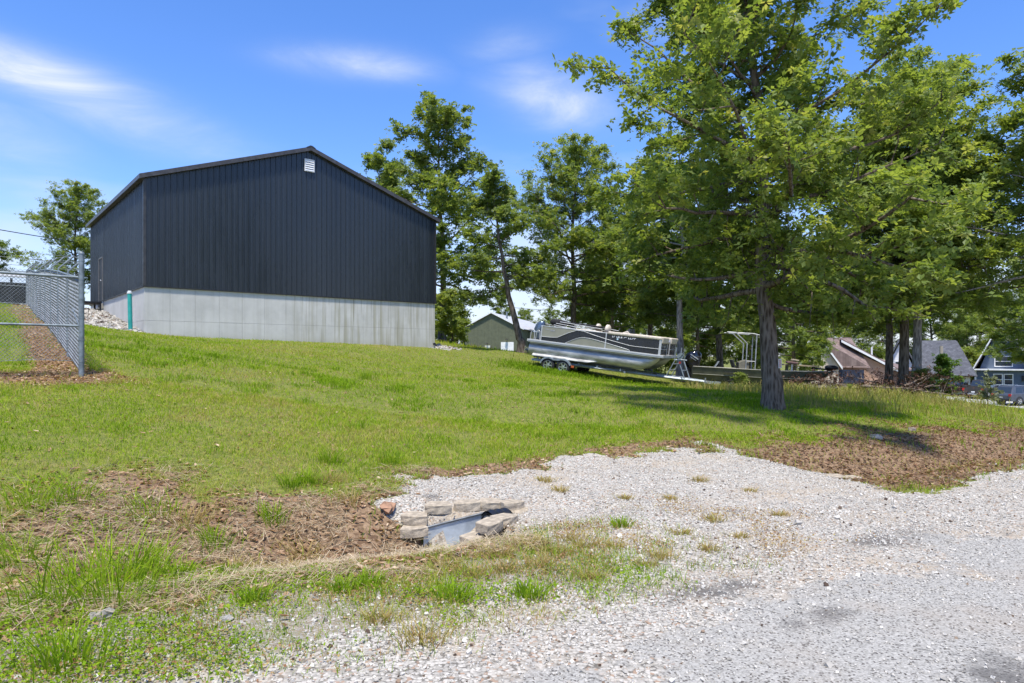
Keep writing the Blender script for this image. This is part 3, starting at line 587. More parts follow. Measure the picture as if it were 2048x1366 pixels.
# low broad-leaved ground cover at the road edge
def cover(name, n, fn, m, tint0, size, spots=None):
    x, y = fan(3.3, 9, 0)(n); g, l, t, s, n1, n2 = masks(x, y); k = rng.random(n) < fn(x, y, g, l, t, s, n1, n2)
    x, y, t = x[k], y[k], t[k]; q = len(x); z = H(x, y) + rng.uniform(.005, .05, q)
    tv = np.array([(0, -.6, 0), (.5, 0, .12), (0, .7, 0), (-.5, 0, .12)]); tt = np.array([[0, 1, 2], [0, 2, 3]])
    V, T, ti = scatter(tv, tt, np.stack([x, y, z], 1), size * rng.uniform(.6, 1.4, q), rand_rot(q, 1.2), np.clip(tint0 + rng.normal(0, .18, q), 0, 1)); np_mesh(name, V, T, m, None, dict(tint=ti), 'stuff')
cover('clover_cover', 150000, lambda x, y, g, l, t, s, n1, n2: (sstep(.45, .62, fbm(x * 1.1, y * 1.1, 61)) * sstep(3.5, 2.2, t + .7 * s) * sstep(-1.1, -.4, s) * (.25 + .75 * (s < 2.6)) + .8 * sstep(.6, .7, fbm(x * 2.2, y * 2.2, 67)) * sstep(-.9, -.5, s) * sstep(.4, 0, s) * sstep(4.5, 3.6, t)), GRASS, .35, .016)
cover('brown_weed_cover', 120000, lambda x, y, g, l, t, s, n1, n2: sstep(.47, .60, fbm(x * 1.7, y * 1.7, 81)) * sstep(-1.1, -.5, s) * sstep(1.7, .9, s) * sstep(7.6, 4.2, t) * .9, DRYG, .85, .013)
LITTER = foliage('dead_leaves', [(0, (.11, .065, .04)), (.4, (.29, .165, .095)), (.75, (.47, .315, .195)), (1, (.66, .52, .37))], .25, spec=.2)
def litter(n, reg, size, fn, name='leaf_litter', lift=.03):
    x, y = reg(n); g, l, t, s, n1, n2 = masks(x, y); k = rng.random(n) < fn(x, y, g, l, t, s, n1, n2); x, y = x[k], y[k]; q = len(x); z = H(x, y) + rng.uniform(0, lift, q)
    tv = np.array([(0, -1, .12), (.42, -.35, .3), (.36, .4, .22), (0, 1, .35), (-.4, .35, .2), (-.38, -.4, .32), (0, 0, 0)]); tt = np.array([[6, i, (i + 1) % 6] for i in range(6)])
    V, T, ti = scatter(tv, tt, np.stack([x, y, z], 1), size * rng.uniform(.55, 1.3, q), rand_rot(q, .5), np.clip(rng.normal(.48, .25, q) - .33 * (ts(x, y)[0] > 8), 0, 1)); np_mesh(name, V, T, LITTER, None, dict(tint=ti), 'stuff')
litter(105000, fan(3.6, 17, 0), .031, lambda x, y, g, l, t, s, n1, n2: np.sqrt(l) * (.3 + .7 * n2) + .02 * (1 - g))
litter(12000, fan(10, 36, 1, -1, -.5), .04, lambda x, y, g, l, t, s, n1, n2: l)
STRAW = foliage('straw', [(0, (.35, .27, .16)), (1, (.62, .52, .36))], .2, spec=.2)
def straw(n):
    x, y = fan(4, 10, 0)(n); g, l, t, s, n1, n2 = masks(x, y); k = rng.random(n) < l * sstep(.32, .55, fbm(x * 2, y * 2, 14)) * (t < 4); x, y = x[k], y[k]; q = len(x); z = H(x, y) + rng.uniform(.01, .06, q)
    tv = np.array([(-.5, -.008, 0), (-.5, .008, 0), (.5, 0, .05)]); V, T, ti = scatter(tv, np.array([[0, 1, 2]]), np.stack([x, y, z], 1), rng.uniform(.12, .35, q), rand_rot(q, .35), rng.random(q)); np_mesh('straw_stalks', V, T, STRAW, None, dict(tint=ti), 'stuff')
straw(90000)
# loose stones
STONE = None
def stone_mat():
    n = NT('crushed_limestone'); r = n.N.new('ShaderNodeValToRGB'); cr = r.color_ramp
    cr.elements[0].color = (.08, .055, .04, 1); cr.elements[1].color = (.60, .565, .495, 1)
    for p, c in ((.10, (.24, .17, .115)), (.17, (.28, .26, .22)), (.55, (.46, .43, .375))): cr.elements.new(p).color = (*c, 1)
    n.L.new(n.attr('tint'), r.inputs[0]); return n.done(n.bsdf(r.outputs[0], .9, 0, None, 0, .2))
STONE = stone_mat()
def stone_template(seed):
    q = random.Random(seed); V = [(1, 0, 0), (0, 1, 0), (-1, 0, 0), (0, -1, 0), (.35, .3, .75), (-.4, -.2, .65), (0, 0, -.6)]
    V = np.array([[c * q.uniform(.75, 1.2) for c in v] for v in V]); T = np.array([(0, 1, 4), (1, 2, 4), (2, 5, 4), (2, 3, 5), (3, 0, 5), (0, 4, 5), (1, 0, 6), (2, 1, 6), (3, 2, 6), (0, 3, 6)]); return V, T
def stones(name, n, reg, size, fn, tint=(.6, .25), big=.0):
    x, y = reg(n); g, l, t, s, n1, n2 = masks(x, y); k = rng.random(n) < fn(x, y, g, l, t, s, n1, n2); k &= ~under_building(x, y); x, y = x[k], y[k]; q = len(x); sc = size * np.exp(rng.normal(0, .38, q)); z = H(x, y) + sc * .25
    tv, tt = stone_template(len(name)); V, T, ti = scatter(tv, tt, np.stack([x, y, z], 1), sc, rand_rot(q, 1.0), np.clip(rng.normal(tint[0], tint[1], q), 0, 1)); np_mesh(name, V, T, STONE, None, dict(tint=ti), 'stuff')
stones('loose_gravel', 170000, fan(3.2, 12, 0), .0080, lambda x, y, g, l, t, s, n1, n2: g * (1 - .9 * sstep(-1.0, -2.1, s + (n1 - .5) * 1.6)) * (.45 + .5 * sstep(.35, .55, fbm(x * 1.2, y * 1.2, 51))) + .06 * (s < -1.2), (.55, .24))
stones('loose_gravel', 22000, fan(3.2, 8, 0), .0115, lambda x, y, g, l, t, s, n1, n2: .5 * sstep(.4, .6, fbm(x * 1.8, y * 1.8, 29)) * sstep(.9, .0, s) * sstep(-1.2, -.2, s))
def rockreg(n):
    a = np.r_[rng.uniform(-3.4, .05, n * 2 // 3), rng.uniform(12.9, 15.0, n - n * 2 // 3)]; b = rng.uniform(-.7, 12.5, n); return BL0[0] + a * BX[0] + b * BY[0], BL0[1] + a * BX[1] + b * BY[1]
stones('foundation_rocks', 9000, rockreg, .055, lambda x, y, g, l, t, s, n1, n2: rockzone(x, y) * 1.0, (.35, .2))
ROCKS = [(775, 1001, .05, .10, (.30, .17, .10), 'reddish brown rock lying in dead leaves left of the culvert blocks'), (205, 1240, -.02, .065, (.30, .28, .24), 'pale flat stone in weeds at the lower left'), (1752, 877, .1, .10, (.32, .29, .25), 'pale stone on the upper bank of the right ditch'),
         (453, 1238, 0, .04, (.36, .34, .30), 'small white stone in weeds at the bottom centre left'), (1824, 861, .12, .09, (.26, .21, .17), 'brownish stone above the right ditch, right of the pale stone')]
for i, (px, py, z, r, c, lab) in enumerate(ROCKS):
    Z = F * (CH - z) / (py - HY); x = X_(px, Z); b = MB(); q = random.Random(i)
    b.ball((0, 0, 0), (r * 1.35, r * .85, r * .58), 7, 5, r * .24, i); b.s = [False] * len(b.s)
    o = b.build('rock', mat('rock_stone', c, .9, 0, .25, 12, .5, 30)); o.location = (x, Z, h1(x, Z) + r * .3); o.rotation_euler = (0, 0, q.uniform(0, 6)); tag(o, lab, 'rock', 'single rocks')

# ------------------------------------------------------------------ black metal building on a concrete foundation
SID_Z, EAVE_Z, PITCH = 4.31, 8.51, .345
def siding_material(name, col, rough):
    n = NT(name); v = n.coord('Object', (1, 1, .12)); f = n.noise(3.0, 4, .6, v); sp = n.ramp(n.noise(70, 2, .5), .74, .80, 0, .25)
    c = n.mix(n.ramp(f, .3, .75), tuple(a * .85 for a in col), tuple(a * 1.2 for a in col)); c = n.mix(sp, c, (.10, .10, .10)); oi = n.N.new('ShaderNodeObjectInfo'); c = n.mix(n.ramp(oi.outputs['Random'], 0, 1, 0, .45, False), c, tuple(a * 1.6 for a in col))
    wv = n.noise(1.2, 2, .5, n.coord('Object', (1, 1, .5)))
    return n.done(n.bsdf(c, n.ramp(f, .3, .7, rough - .05, rough + .07), 0, n.bump(wv, .3, .03), 0, .55))
SIDING = siding_material('black_siding', (.020, .025, .030), .26)
TRIM = mat('dark_trim', (.030, .029, .030), .45, .2, .15, 5)
def concrete_material():
    n = NT('poured_concrete'); P = n.coord('Object')
    a = n.noise(.9, 6, .6, P); b = n.noise(26, 4, .6, P); st = n.noise(1.0, 4, .6, n.coord('Object', (5.5, 5.5, .28))); st2 = n.noise(1.0, 3, .6, n.coord('Object', (13, 13, .16)))
    c = n.mix(n.ramp(a, .3, .72), (.48, .47, .43), (.62, .605, .56)); c = n.mix(n.ramp(b, .35, .75, 0, .35), c, (.56, .55, .51))
    sx = n.N.new('ShaderNodeSeparateXYZ'); n.L.new(n.tc.outputs['Object'], sx.inputs[0])
    wet = n.ramp(sx.outputs[0], 5.0, 7.5, .15, 1.0)           # the run-off stains sit on the right-hand third of the wall
    s = n.mth('MULTIPLY', n.ramp(st, .46, .66), wet); c = n.mix(n.mth('MULTIPLY', s, .75), c, (.36, .34, .25))
    s2 = n.mth('MULTIPLY', n.ramp(st2, .56, .68), n.mth('MULTIPLY', wet, .7)); c = n.mix(s2, c, (.23, .215, .16))
    foot = n.ramp(n.mth('ADD', sx.outputs[2], n.mth('MULTIPLY', a, -.5)), 1.95, 2.35, .35, 0); c = n.mix(foot, c, (.33, .32, .24))
    pits = n.ramp(n.vor(9, P), .0, .05, .5, 0); c = n.mix(pits, c, (.3, .3, .28))
    return n.done(n.bsdf(c, .85, 0, n.bump(b, .18, .01), 0, .25))
CONC = concrete_material()
bld = thing('metal_building', 'black ribbed metal building on tall pale concrete foundation, low gable roof', 'building', (BL0[0], BL0[1], 0), (0, 0, BLA))
def roof_z(x): return EAVE_Z + PITCH * min(x, BW - x)
core = MB(); core.prism([(.05, .05, SID_Z), (BW - .05, .05, SID_Z), (BW - .05, .05, EAVE_Z - .03), (BW / 2, .05, roof_z(BW / 2) - .05), (.05, .05, EAVE_Z - .03)], (0, BLN - .1, 0)); core.build('wall_frame', TRIM, bld)
fnd = MB().bb(.045, BW - .045, .045, BLN - .045, .6, SID_Z - .003).build('foundation', mat('concrete_joint', (.22, .215, .2), .9), bld)
fq = random.Random(3)
def conc_row(u0, u1, z0, z1, gable):
    d = fq.uniform(.018, .022)
    return (MB().bb(u0, u1, d, .06, z0, z1) if gable else MB().bb(d, .06, u0, u1, z0, z1)).build('concrete_panel', CONC, fnd)
for gable, tot in ((True, BW), (False, BLN)):
    u = .0 if gable else .062; k = 0
    while u < tot - .02:
        w = min(.914 if k or gable else .852, tot - u); u1 = u + w
        if tot - u1 < .3: u1 = tot
        a0, a1 = (u + (.021 if u == 0 else .003), u1 - (.003 if u1 < tot else .021))
        for z0, z1 in ((SID_Z - 1.295, SID_Z - .004), (.6, SID_Z - 1.302)): conc_row(a0, a1, z0, z1, gable)
        u = u1; k += 1
def rib_profile(w, last=False):
    p = []
    for k in range(4):
        b = k * w / 4
        p += [(b, .0)] if k == 0 else []
        p += [(b + .012, 0), (b + .022, .034), (b + .052, .034), (b + .062, 0)]
        p += [(b + w / 8 + .02, 0), (b + w / 8 + .03, .004), (b + w / 8 + .045, .004), (b + w / 8 + .055, 0)]
    p.append((w, 0)); return p
def siding_panel(u0, w, zb, ztop, gable, parent, name='siding_panel'):
    pr = [(u0 + a * w / .914, d) for a, d in rib_profile(.914)]
    if gable and u0 < BW / 2 < u0 + w: pr = sorted(pr + [(BW / 2, 0)]); 
    vs = []
    for (u, d) in pr:
        z1 = ztop(u)
        for z in (zb, z1): vs.append((u, .02 - d, z) if gable else (.02 - d, u, z))
    b = MB(); n = len(pr); b.add(vs, [(2 * i, 2 * i + 2, 2 * i + 3, 2 * i + 1) for i in range(n - 1)])
    return b.build(name, SIDING, parent)
u = 0.0
while u < BW - .01:
    w = min(.914, BW - u); siding_panel(u, w, SID_Z + .01, lambda x: roof_z(x) - .03, True, bld); u += w
D0, D1 = 8.87, 9.92; DTOP = SID_Z + 2.12
u = 0.0
for a, b_ in ((0, D0), (D1, BLN)):
    u = a
    while u < b_ - .01:
        w = min(.914, b_ - u); siding_panel(u, w, SID_Z + .01, lambda x: EAVE_Z - .03, False, bld); u += w
siding_panel(D0, D1 - D0, DTOP, lambda x: EAVE_Z - .03, False, bld)
# trims
MB().bb(-.03, .07, -.032, .0, SID_Z + .012, EAVE_Z).bb(-.032, -.002, 0, .07, SID_Z + .013, EAVE_Z).build('corner_trim', mat('corner_trim_metal', (.06, .058, .056), .4, .3), bld)
MB().bb(BW - .07, BW + .03, -.032, .0, SID_Z + .012, EAVE_Z).bb(BW, BW + .032, 0, .07, SID_Z + .013, EAVE_Z).build('corner_trim', TRIM, bld)
MB().bb(-.02, BW + .02, -.034, .02, SID_Z - .03, SID_Z + .008).build('base_trim', TRIM, bld)
MB().bb(-.036, .02, .022, D0, SID_Z - .032, SID_Z + .007).bb(-.036, .02, D1, BLN, SID_Z - .032, SID_Z + .007).build('base_trim', TRIM, bld)
ROOFM = mat('dark_roof_metal', (.055, .052, .05), .38, .4, .15, 2)
for side in (0, 1):
    b = MB(); n = 58; half = BW / 2 + .16
    def rp(d, y, lift): 
        x = -.16 + d if side == 0 else BW + .16 - d
        return (x, y, EAVE_Z + .0 + PITCH * (d - .16) + lift)
    prof = []
    for k in range(int((BLN + .3) / .2286)):
        y = -.15 + k * .2286; prof += [(y, .0), (y + .09, .0), (y + .1, .02), (y + .125, .02), (y + .135, 0)]
    prof.append((BLN + .15, 0))
    vs = []
    for y, l in prof: vs += [rp(0, y, l + .03), rp(half, y, l + .03)]
    b.add(vs, [(2 * i, 2 * i + 2, 2 * i + 3, 2 * i + 1) for i in range(len(prof) - 1)])
    b.prism([rp(0, -.15, -.02), rp(half, -.15, -.02), rp(half, -.15, .018), rp(0, -.15, .018)], (0, BLN + .3, 0))
    b.build('roof_panel', ROOFM, bld)
    r = MB(); r.prism([rp(-.02, -.172, -.11), rp(half, -.172, -.11), rp(half, -.172, .062), rp(-.02, -.172, .062)], (0, .02, 0)); r.prism([rp(-.02, -.152, .05), rp(half, -.152, .05), rp(half, -.152, .064), rp(-.02, -.152, .064)], (0, .12, 0)); r.prism([rp(.15, -.150, -.112), rp(half, -.150, -.112), rp(half, -.150, -.1), rp(.15, -.150, -.1)], (0, .18, 0))
    r.build('rake_trim', mat('rake_trim_metal', (.085, .078, .075), .42, .3), bld)
    e = MB(); x0 = -.185 if side == 0 else BW + .165; e.bb(x0, x0 + .02, -.15, BLN + .15, EAVE_Z - .16, EAVE_Z + .0); e.bb(*((-.164, .0) if side == 0 else (BW, BW + .164)), -.13, BLN + .13, EAVE_Z - .155, EAVE_Z - .14); e.build('eave_trim', mat('eave_trim_metal', (.085, .078, .075), .42, .3), bld)
rzr = EAVE_Z + PITCH * BW / 2
MB().prism([(BW / 2 - .2, -.18, rzr - .015), (BW / 2, -.18, rzr + .05), (BW / 2 + .2, -.18, rzr - .015), (BW / 2 + .2, -.18, rzr + .015), (BW / 2 + .05, -.18, rzr + .1), (BW / 2 - .05, -.18, rzr + .1), (BW / 2 - .2, -.18, rzr + .015)], (0, BLN + .36, 0)).build('ridge_cap', ROOFM, bld)
vx, vz = 6.52, 10.02
vent = MB().bb(vx - .22, vx + .22, -.06, -.01, vz - .27, vz - .24).bb(vx - .22, vx + .22, -.06, -.01, vz + .24, vz + .27).bb(vx - .22, vx - .19, -.06, -.01, vz - .24, vz + .24).bb(vx + .19, vx + .22, -.06, -.01, vz - .24, vz + .24).build('vent', WHITEP, bld)
MB().bb(vx - .19, vx + .19, -.018, -.008, vz - .24, vz + .24).build('vent_backing', BLACKP, vent)
for k in range(5):
    z = vz - .19 + k * .095; MB().box((vx, -.042, z), (.378, .012, .098), Matrix.Rotation(R(-28), 3, 'X')).build('louver', WHITEP, vent)
door = MB().bb(.0, .045, D0 + .05, D1 - .05, SID_Z, DTOP - .05).build('door', mat('black_door', (.008, .008, .009), .6), bld)
MB().bb(-.03, .03, D0, D0 + .05, SID_Z, DTOP).bb(-.03, .03, D1 - .05, D1, SID_Z, DTOP).bb(-.031, .03, D0 + .05, D1 - .05, DTOP - .05, DTOP).build('frame', mat('door_frame_grey', (.16, .155, .15), .5), door)
MB().ball((-.06, D0 + .15, SID_Z + .98), .035).tube([(0, D0 + .15, SID_Z + .98), (-.06, D0 + .15, SID_Z + .98)], .012, 6).build('handle', ALU, door)
MB().ball((13.02, -.02, 2.28), .05).tube([(13.02, -.06, 2.28), (13.02, .05, 2.28)], .055, 10).build('drain_pipe', BLACKP, bld)
# steel landing outside the door
ld = thing('door_landing', 'low black steel landing frame outside the side door of the black building', 'landing', (BL0[0], BL0[1], 0), (0, 0, BLA))
m_ = BLACKP
MB().bb(-1.55, -.06, D0 - .15, D1 + .5, SID_Z - .13, SID_Z - .05).build('platform', m_, ld)
for xx in (-1.5, -.12):
    for yy in (D0 - .1, D1 + .45):
        p = BL0 + BX * xx + BY * yy; MB().bb(xx - .04, xx + .04, yy - .04, yy + .04, h1(*p) - .15, SID_Z - .131).build('leg', m_, ld)
MB().bb(-1.46, -.16, D0 - .135, D0 - .075, SID_Z - .52, SID_Z - .45).build('stretcher', m_, ld)
# low retaining wall past the right corner
rw = thing('retaining_wall', 'short pale block retaining wall past the right corner of the black building', 'wall', (*(BL0 + BX * 13.14 + BY * 2.5), 0), (0, 0, BLA))
q = random.Random(5)
for r_ in range(9):
    for k in range(2): MB().bb(k * .42 + .003 + (.1 if r_ % 2 else 0), k * .42 + .417 + (.1 if r_ % 2 else 0), q.uniform(0, .012), .3, 1.75 + r_ * .2 + .003, 1.75 + r_ * .2 + .197).build('block', CONC, rw, .006)
# teal clean-out pipe
tx, ty = bx_(261, 25.8); tz = h1(tx, ty)
cp = thing('cleanout_pipe', 'upright teal plastic pipe with white cap in rocks at the foundation corner', 'pipe', (tx, ty, tz), (R(1), R(-.8), 0))
MB().tube([(0, 0, -.3), (0, 0, 1.42)], .076, 16).build('pipe', mat('teal_plastic', (.03, .36, .31), .45, 0, .12, 4), cp)
MB().tube([(0, 0, 1.42), (0, 0, 1.49)], .088, 16).tube([(0, 0, 1.49), (0, 0, 1.53)], .06, 12).build('cap', WHITEP, cp)

# ------------------------------------------------------------------ chain link fences
def chain(b, P, ux, length, hgt, zf, cell, r):
    """zigzag wires woven into diamonds; ux is the horizontal direction"""
    n = int(length / (cell / 1)); rows = int(hgt / (cell / 2)); V = []; T = []
    for i in range(n):
        for par in (0, 1):
            u = (i + .5 * par) * cell; pts = []
            for k in range(rows + 1):
                du = (cell / 4) * (1 if (k + par) % 2 else -1); zz = .05 + k * cell / 2
                pts.append((u + du, (.004 if par else -.004), zz))
            for k in range(rows):
                (a0, o0, z0), (a1, o1, z1) = pts[k], pts[k + 1]; base = len(V)
                dx, dz = a1 - a0, z1 - z0; L = math.hypot(dx, dz); nx, nz = -dz / L * r, dx / L * r
                for (aa, zz) in ((a0, z0), (a1, z1)):
                    V += [(aa + nx, o0 - r * .5, zz + nz), (aa - nx, o0 - r * .5, zz - nz), (aa, o0 + r, zz)]
                T += [(base, base + 1, base + 4), (base, base + 4, base + 3), (base + 1, base + 2, base + 5), (base + 1, base + 5, base + 4), (base + 2, base, base + 3), (base + 2, base + 3, base + 5)]
    V = np.array(V); nx_ = np.array((-ux[1], ux[0])); w = np.empty_like(V)
    w[:, 0] = P[0] + ux[0] * V[:, 0] + nx_[0] * V[:, 1]; w[:, 1] = P[1] + ux[1] * V[:, 0] + nx_[1] * V[:, 1]; w[:, 2] = zf(V[:, 0]) + V[:, 2]
    return w, np.array(T)
WIRE = mat('fence_wire', (.25, .275, .29), .5, .3, .15, 4)
LEN_S = 27.5; FH = 1.70
gs = [h1(*(FP + FU * k * LEN_S / 10)) for k in range(11)]
zS = lambda u: np.interp(u, np.linspace(0, LEN_S, 11), gs)
def barbed(b, pts, q):
    b.tube(pts, .003, 4, False)
    for i in range(len(pts) - 1):
        a, c = Vector(pts[i]), Vector(pts[i + 1]); n = max(1, int((c - a).length / .13))
        for k in range(n):
            p = a.lerp(c, (k + .5) / n); d = Vector((q.uniform(-1, 1), q.uniform(-1, 1), q.uniform(-1, 1))).normalized() * .02; b.tube([p - d, p + d], .0022, 3, False)
fs = thing('chain_link_fence', 'galvanised chain link fence running back from the tall corner post, angled barbed wire arms', 'fence', (0, 0, 0))
fs.location = (FP[0], FP[1], 0)
g0 = gs[0]; q = random.Random(8)
def L3(u, z, off=0.0): return (FU[0] * u + FN[0] * off, FU[1] * u + FN[1] * off, z)
pst = MB().tube([(0, 0, g0 - .3), (0, 0, g0 + 2.10)], .044, 14).build('corner_post', GALV, fs)
MB().tube([(0, 0, g0 + 2.10), (0, 0, g0 + 2.12), (0, 0, g0 + 2.145)], [.048, .048, .03], 14).build('post_cap', GALV, pst)
for z in (.25, .62, 1.0, 1.32, 1.66, 1.98): MB().tube([(0, 0, g0 + z), (0, 0, g0 + z + .03)], .0475, 14).build('band', GALV, pst)
for k in range(1, 11):
    u = k * LEN_S / 10; z = gs[k]
    p = MB().tube([L3(u, z - .2), L3(u, z + FH)], .03, 10).build('line_post', GALV, fs)
    MB().tube([L3(u, z + FH), L3(u, z + FH + .05), L3(u, z + FH + .36, .3)], .02, 6).build('barb_arm', GALV, p)
MB().tube([L3(k * LEN_S / 10, gs[k] + FH - .02) for k in range(11)], .021, 8).build('top_rail', GALV, fs)
MB().tube([L3(k * LEN_S / 20, float(zS(k * LEN_S / 20)) + .06) for k in range(21)], .004, 4).build('tension_wire', WIRE, fs)
b = MB()
for j in range(3): barbed(b, [L3(0, gs[0] + FH + .12 + j * .12)] + [L3(k * LEN_S / 10, gs[k] + FH + .13 + j * .11, .08 + j * .1) for k in range(1, 11)], q)
b.build('barbed_wire', WIRE, fs)
V, T = chain(None, (0, 0), FU, LEN_S, FH - .05, zS, .07, .0026); np_mesh('chain_link_mesh', V, T, WIRE, fs)
MB().tube([L3(.05, g0 + .80), L3(1.6, g0 + 1.1 + .15)], .018, 8).build('brace_rail', GALV, fs)
FW = np.array((-.772, -.636)); LEN_F = 4.2
zF0, zF1 = g0, h1(*(FP + FW * LEN_F)); zF = lambda u: g0 + (zF1 - g0) * np.clip(u / LEN_F, 0, 1) * .35
ff = thing('chain_link_fence', 'near chain link panel running left from the corner post, two round rails', 'fence', (FP[0], FP[1], 0))
def L4(u, z, off=0.0): return (FW[0] * u - FW[1] * off, FW[1] * u + FW[0] * off, z)
MB().tube([L4(.05, g0 + 1.70), L4(LEN_F, float(zF(LEN_F)) + 1.70)], .024, 10).build('top_rail', GALV, ff)
MB().tube([L4(.05, g0 + .87), L4(LEN_F, float(zF(LEN_F)) + .87)], .021, 10).build('middle_rail', GALV, ff)
MB().tube([L4(.6 * k, float(zF(.6 * k)) + .26 + (.04 if k % 2 else 0)) for k in range(8)], .004, 5).build('tension_wire', WIRE, ff)
MB().tube([L4(LEN_F, h1(*(FP + FW * LEN_F)) - .3), L4(LEN_F, float(zF(LEN_F)) + 1.74)], .03, 10).build('line_post', GALV, ff)
V, T = chain(None, (0, 0), FW, LEN_F, 1.52, lambda u: zF(u) + .22, .058, .0022); np_mesh('chain_link_mesh', V, T, WIRE, ff)
b = MB()
for j in range(3): barbed(b, [L4(0, g0 + 1.82 + j * .11), L4(2.1, float(zF(2.1)) + 1.86 + j * .12), L4(LEN_F, float(zF(LEN_F)) + 1.88 + j * .12)], q)
b.build('barbed_wire', WIRE, ff)
# far cross run of the same enclosure and a shed beyond it
E0 = FP + FU * LEN_S; fz = gs[-1]
fc = thing('chain_link_fence', 'far chain link fence run crossing behind the lot at the left edge', 'fence', (E0[0], E0[1], 0))
for k in range(1, 6): MB().tube([(FW[0] * 3 * k, FW[1] * 3 * k, fz - .5), (FW[0] * 3 * k, FW[1] * 3 * k, fz + FH)], .03, 8).build('line_post', GALV, fc)
for zz in (FH - .02, .95, .1): MB().tube([(0, 0, fz + zz), (FW[0] * 15, FW[1] * 15, fz + zz)], .02, 6).build('rail', GALV, fc)
V, T = chain(None, (0, 0), FW, 15, FH - .05, lambda u: fz + 0 * u, .09, .003); np_mesh('chain_link_mesh', V, T, WIRE, fc)
sx, sy = bx_(-20, 52); sz = h1(sx, sy)
sh = thing('open_shed', 'open fronted shed with pale metal roof beyond the far fence', 'shed', (sx, sy, sz), (0, 0, R(38)))
DKW = mat('dark_boards', (.045, .042, .036), .85, 0, .3, 3, .3, 20, stretch=(6, 6, .5))
MB().bb(-4, 4, 4.9, 5, 0, 2.9).bb(-4, -3.9, 0, 4.9, 0, 2.9).bb(3.9, 4, 0, 4.9, 0, 2.9).build('wall', DKW, sh)
for xx in (-3.9, -1.3, 1.3, 3.9): MB().bb(xx - .08, xx + .08, -.3, -.14, -.3, 2.78).build('post', DKW, sh)
MB().prism([(-4.4, -.7, 2.8), (-4.4, 5.4, 3.6), (-4.4, 5.4, 3.7), (-4.4, -.7, 2.9)], (8.8, 0, 0)).build('roof', mat('pale_metal_roof', (.6, .6, .58), .5, .2), sh)

# ------------------------------------------------------------------ culvert with block headwalls
BLOCK = mat('tan_concrete_block', (.40, .335, .245), .92, 0, .2, 14, .6, 55)
def block_mesh(seed, w=.29, d=.2, h=.098):
    q = random.Random(seed); rings = []
    def o(): return q.uniform(-.0035, .0035)
    b = MB(); xs = [-w / 2, -w / 4, 0, w / 4, w / 2]; front = [-d / 2 + .035, -d / 2 + .004, -d / 2 - .006, -d / 2 + .004, -d / 2 + .035]
    poly = [(x, f) for x, f in zip(xs, front)] + [(w * .36, d / 2), (-w * .36, d / 2)]
    for z in (0, h * .33, h * .66, h - .008, h):
        rough = 0 if z in (0,) else 1; ins = .006 if z == h else 0
        rings.append([Vector((x * (1 - ins / w * 2) + (o() if i < 5 and rough else 0), y + (o() * 1.6 if i < 5 and 0 < z < h - .01 else 0) + (ins if i < 5 else -ins), z)) for i, (x, y) in enumerate(poly)])
    b.loft(rings, False); return b
hw = thing('block_headwall', 'low ring of tan split face blocks round the near culvert mouth', 'headwall', (0, 7.1, 0))
def put_block(par, x, y, z, yaw, seed, pitch=0, roll=0):
    o = block_mesh(seed).build('block', BLOCK, par); o.location = Vector((x, y, z)) - par.location; o.rotation_euler = (pitch, roll, yaw); return o
BLK = [(831, 1027, -.06, -8), (828, 1052, -.165, 12), (877, 1006, .03, 3), (935, 1002, .035, 2), (981, 1000, .035, 4), (1021, 1002, .03, 38), (1037, 1019, -.05, 70), (1008, 1031, .0, 48), (980, 1041, .01, 60), (949, 1069, -.12, 50)]
for i, (px, py, zt, yaw) in enumerate(BLK):
    Z = F * (CH - zt) / (py - HY); put_block(hw, X_(px, Z), Z, zt - .098, R(yaw), i, R(fq.uniform(-2, 2)), R(fq.uniform(-3, 3)))
for i, (px, Z, zt, yaw) in enumerate(((860, 7.56, -.075, 3), (905, 7.60, -.07, 2), (955, 7.66, -.07, 2), (1000, 7.70, -.07, 5), (982, 6.90, -.095, 55), (1010, 7.1, -.105, 48), (1036, 7.45, -.155, 70), (850, 7.5, -.175, 0), (900, 7.62, -.175, 2), (952, 7.68, -.175, 2))): put_block(hw, X_(px, Z), Z, zt - .098, R(yaw), 30 + i)
fe = thing('culvert_end', 'galvanised flared metal end of the culvert inside the ring of blocks', 'culvert', (-.3, 7.2, -.3))
GS = mat('weathered_galvanised', (.46, .50, .53), .5, .35, .15, 6, .1, 30)
def rel(p): return Vector(p) - Vector((-.3, 7.2, -.3))
def sheet(pts, off, name, par, m): return MB().prism([rel(p) for p in pts], off).build(name, m, par)
sheet([(-.93, 7.22, -.50), (-.20, 7.36, -.50), (-.20, 7.36, -.045), (-.93, 7.22, -.205)], (0, .008, 0), 'back_wing', fe, GS)
MB().tube([rel((-.95, 7.215, -.20)), rel((-.20, 7.355, -.04))], .014, 8).build('rim', mat('rim_steel', (.12, .13, .14), .5, .4), fe)
sheet([(-.75, 6.62, -.40), (-.10, 6.98, -.40), (-.10, 6.98, -.12), (-.75, 6.62, -.27)], (0, .008, 0), 'front_wing', fe, GS)
sheet([(-.95, 6.62, -.405), (-.08, 6.98, -.395), (-.18, 7.36, -.395), (-.95, 7.22, -.405)], (0, 0, .006), 'floor_plate', fe, GS)
pc = Vector((-.25, 7.19, -.215)); dirp = Vector((RD[0], RD[1], 0)); b = MB(); pts = []; rad = []
for k in range(13): pts.append(rel(pc + dirp * (k * .02))); rad.append(.205 + .012 * (1 if (k // 2) % 2 else 0))
b.tube(pts, rad, 20, False); b.tube(pts[::-1], [r * .9 for r in rad[::-1]], 20, False); b.build('corrugated_pipe', mat('black_corrugated_plastic', (.012, .012, .013), .35), fe)
hr = thing('block_headwall', 'tan blocks along the far culvert end at the right ditch', 'headwall', (4.6, 9.6, 0))
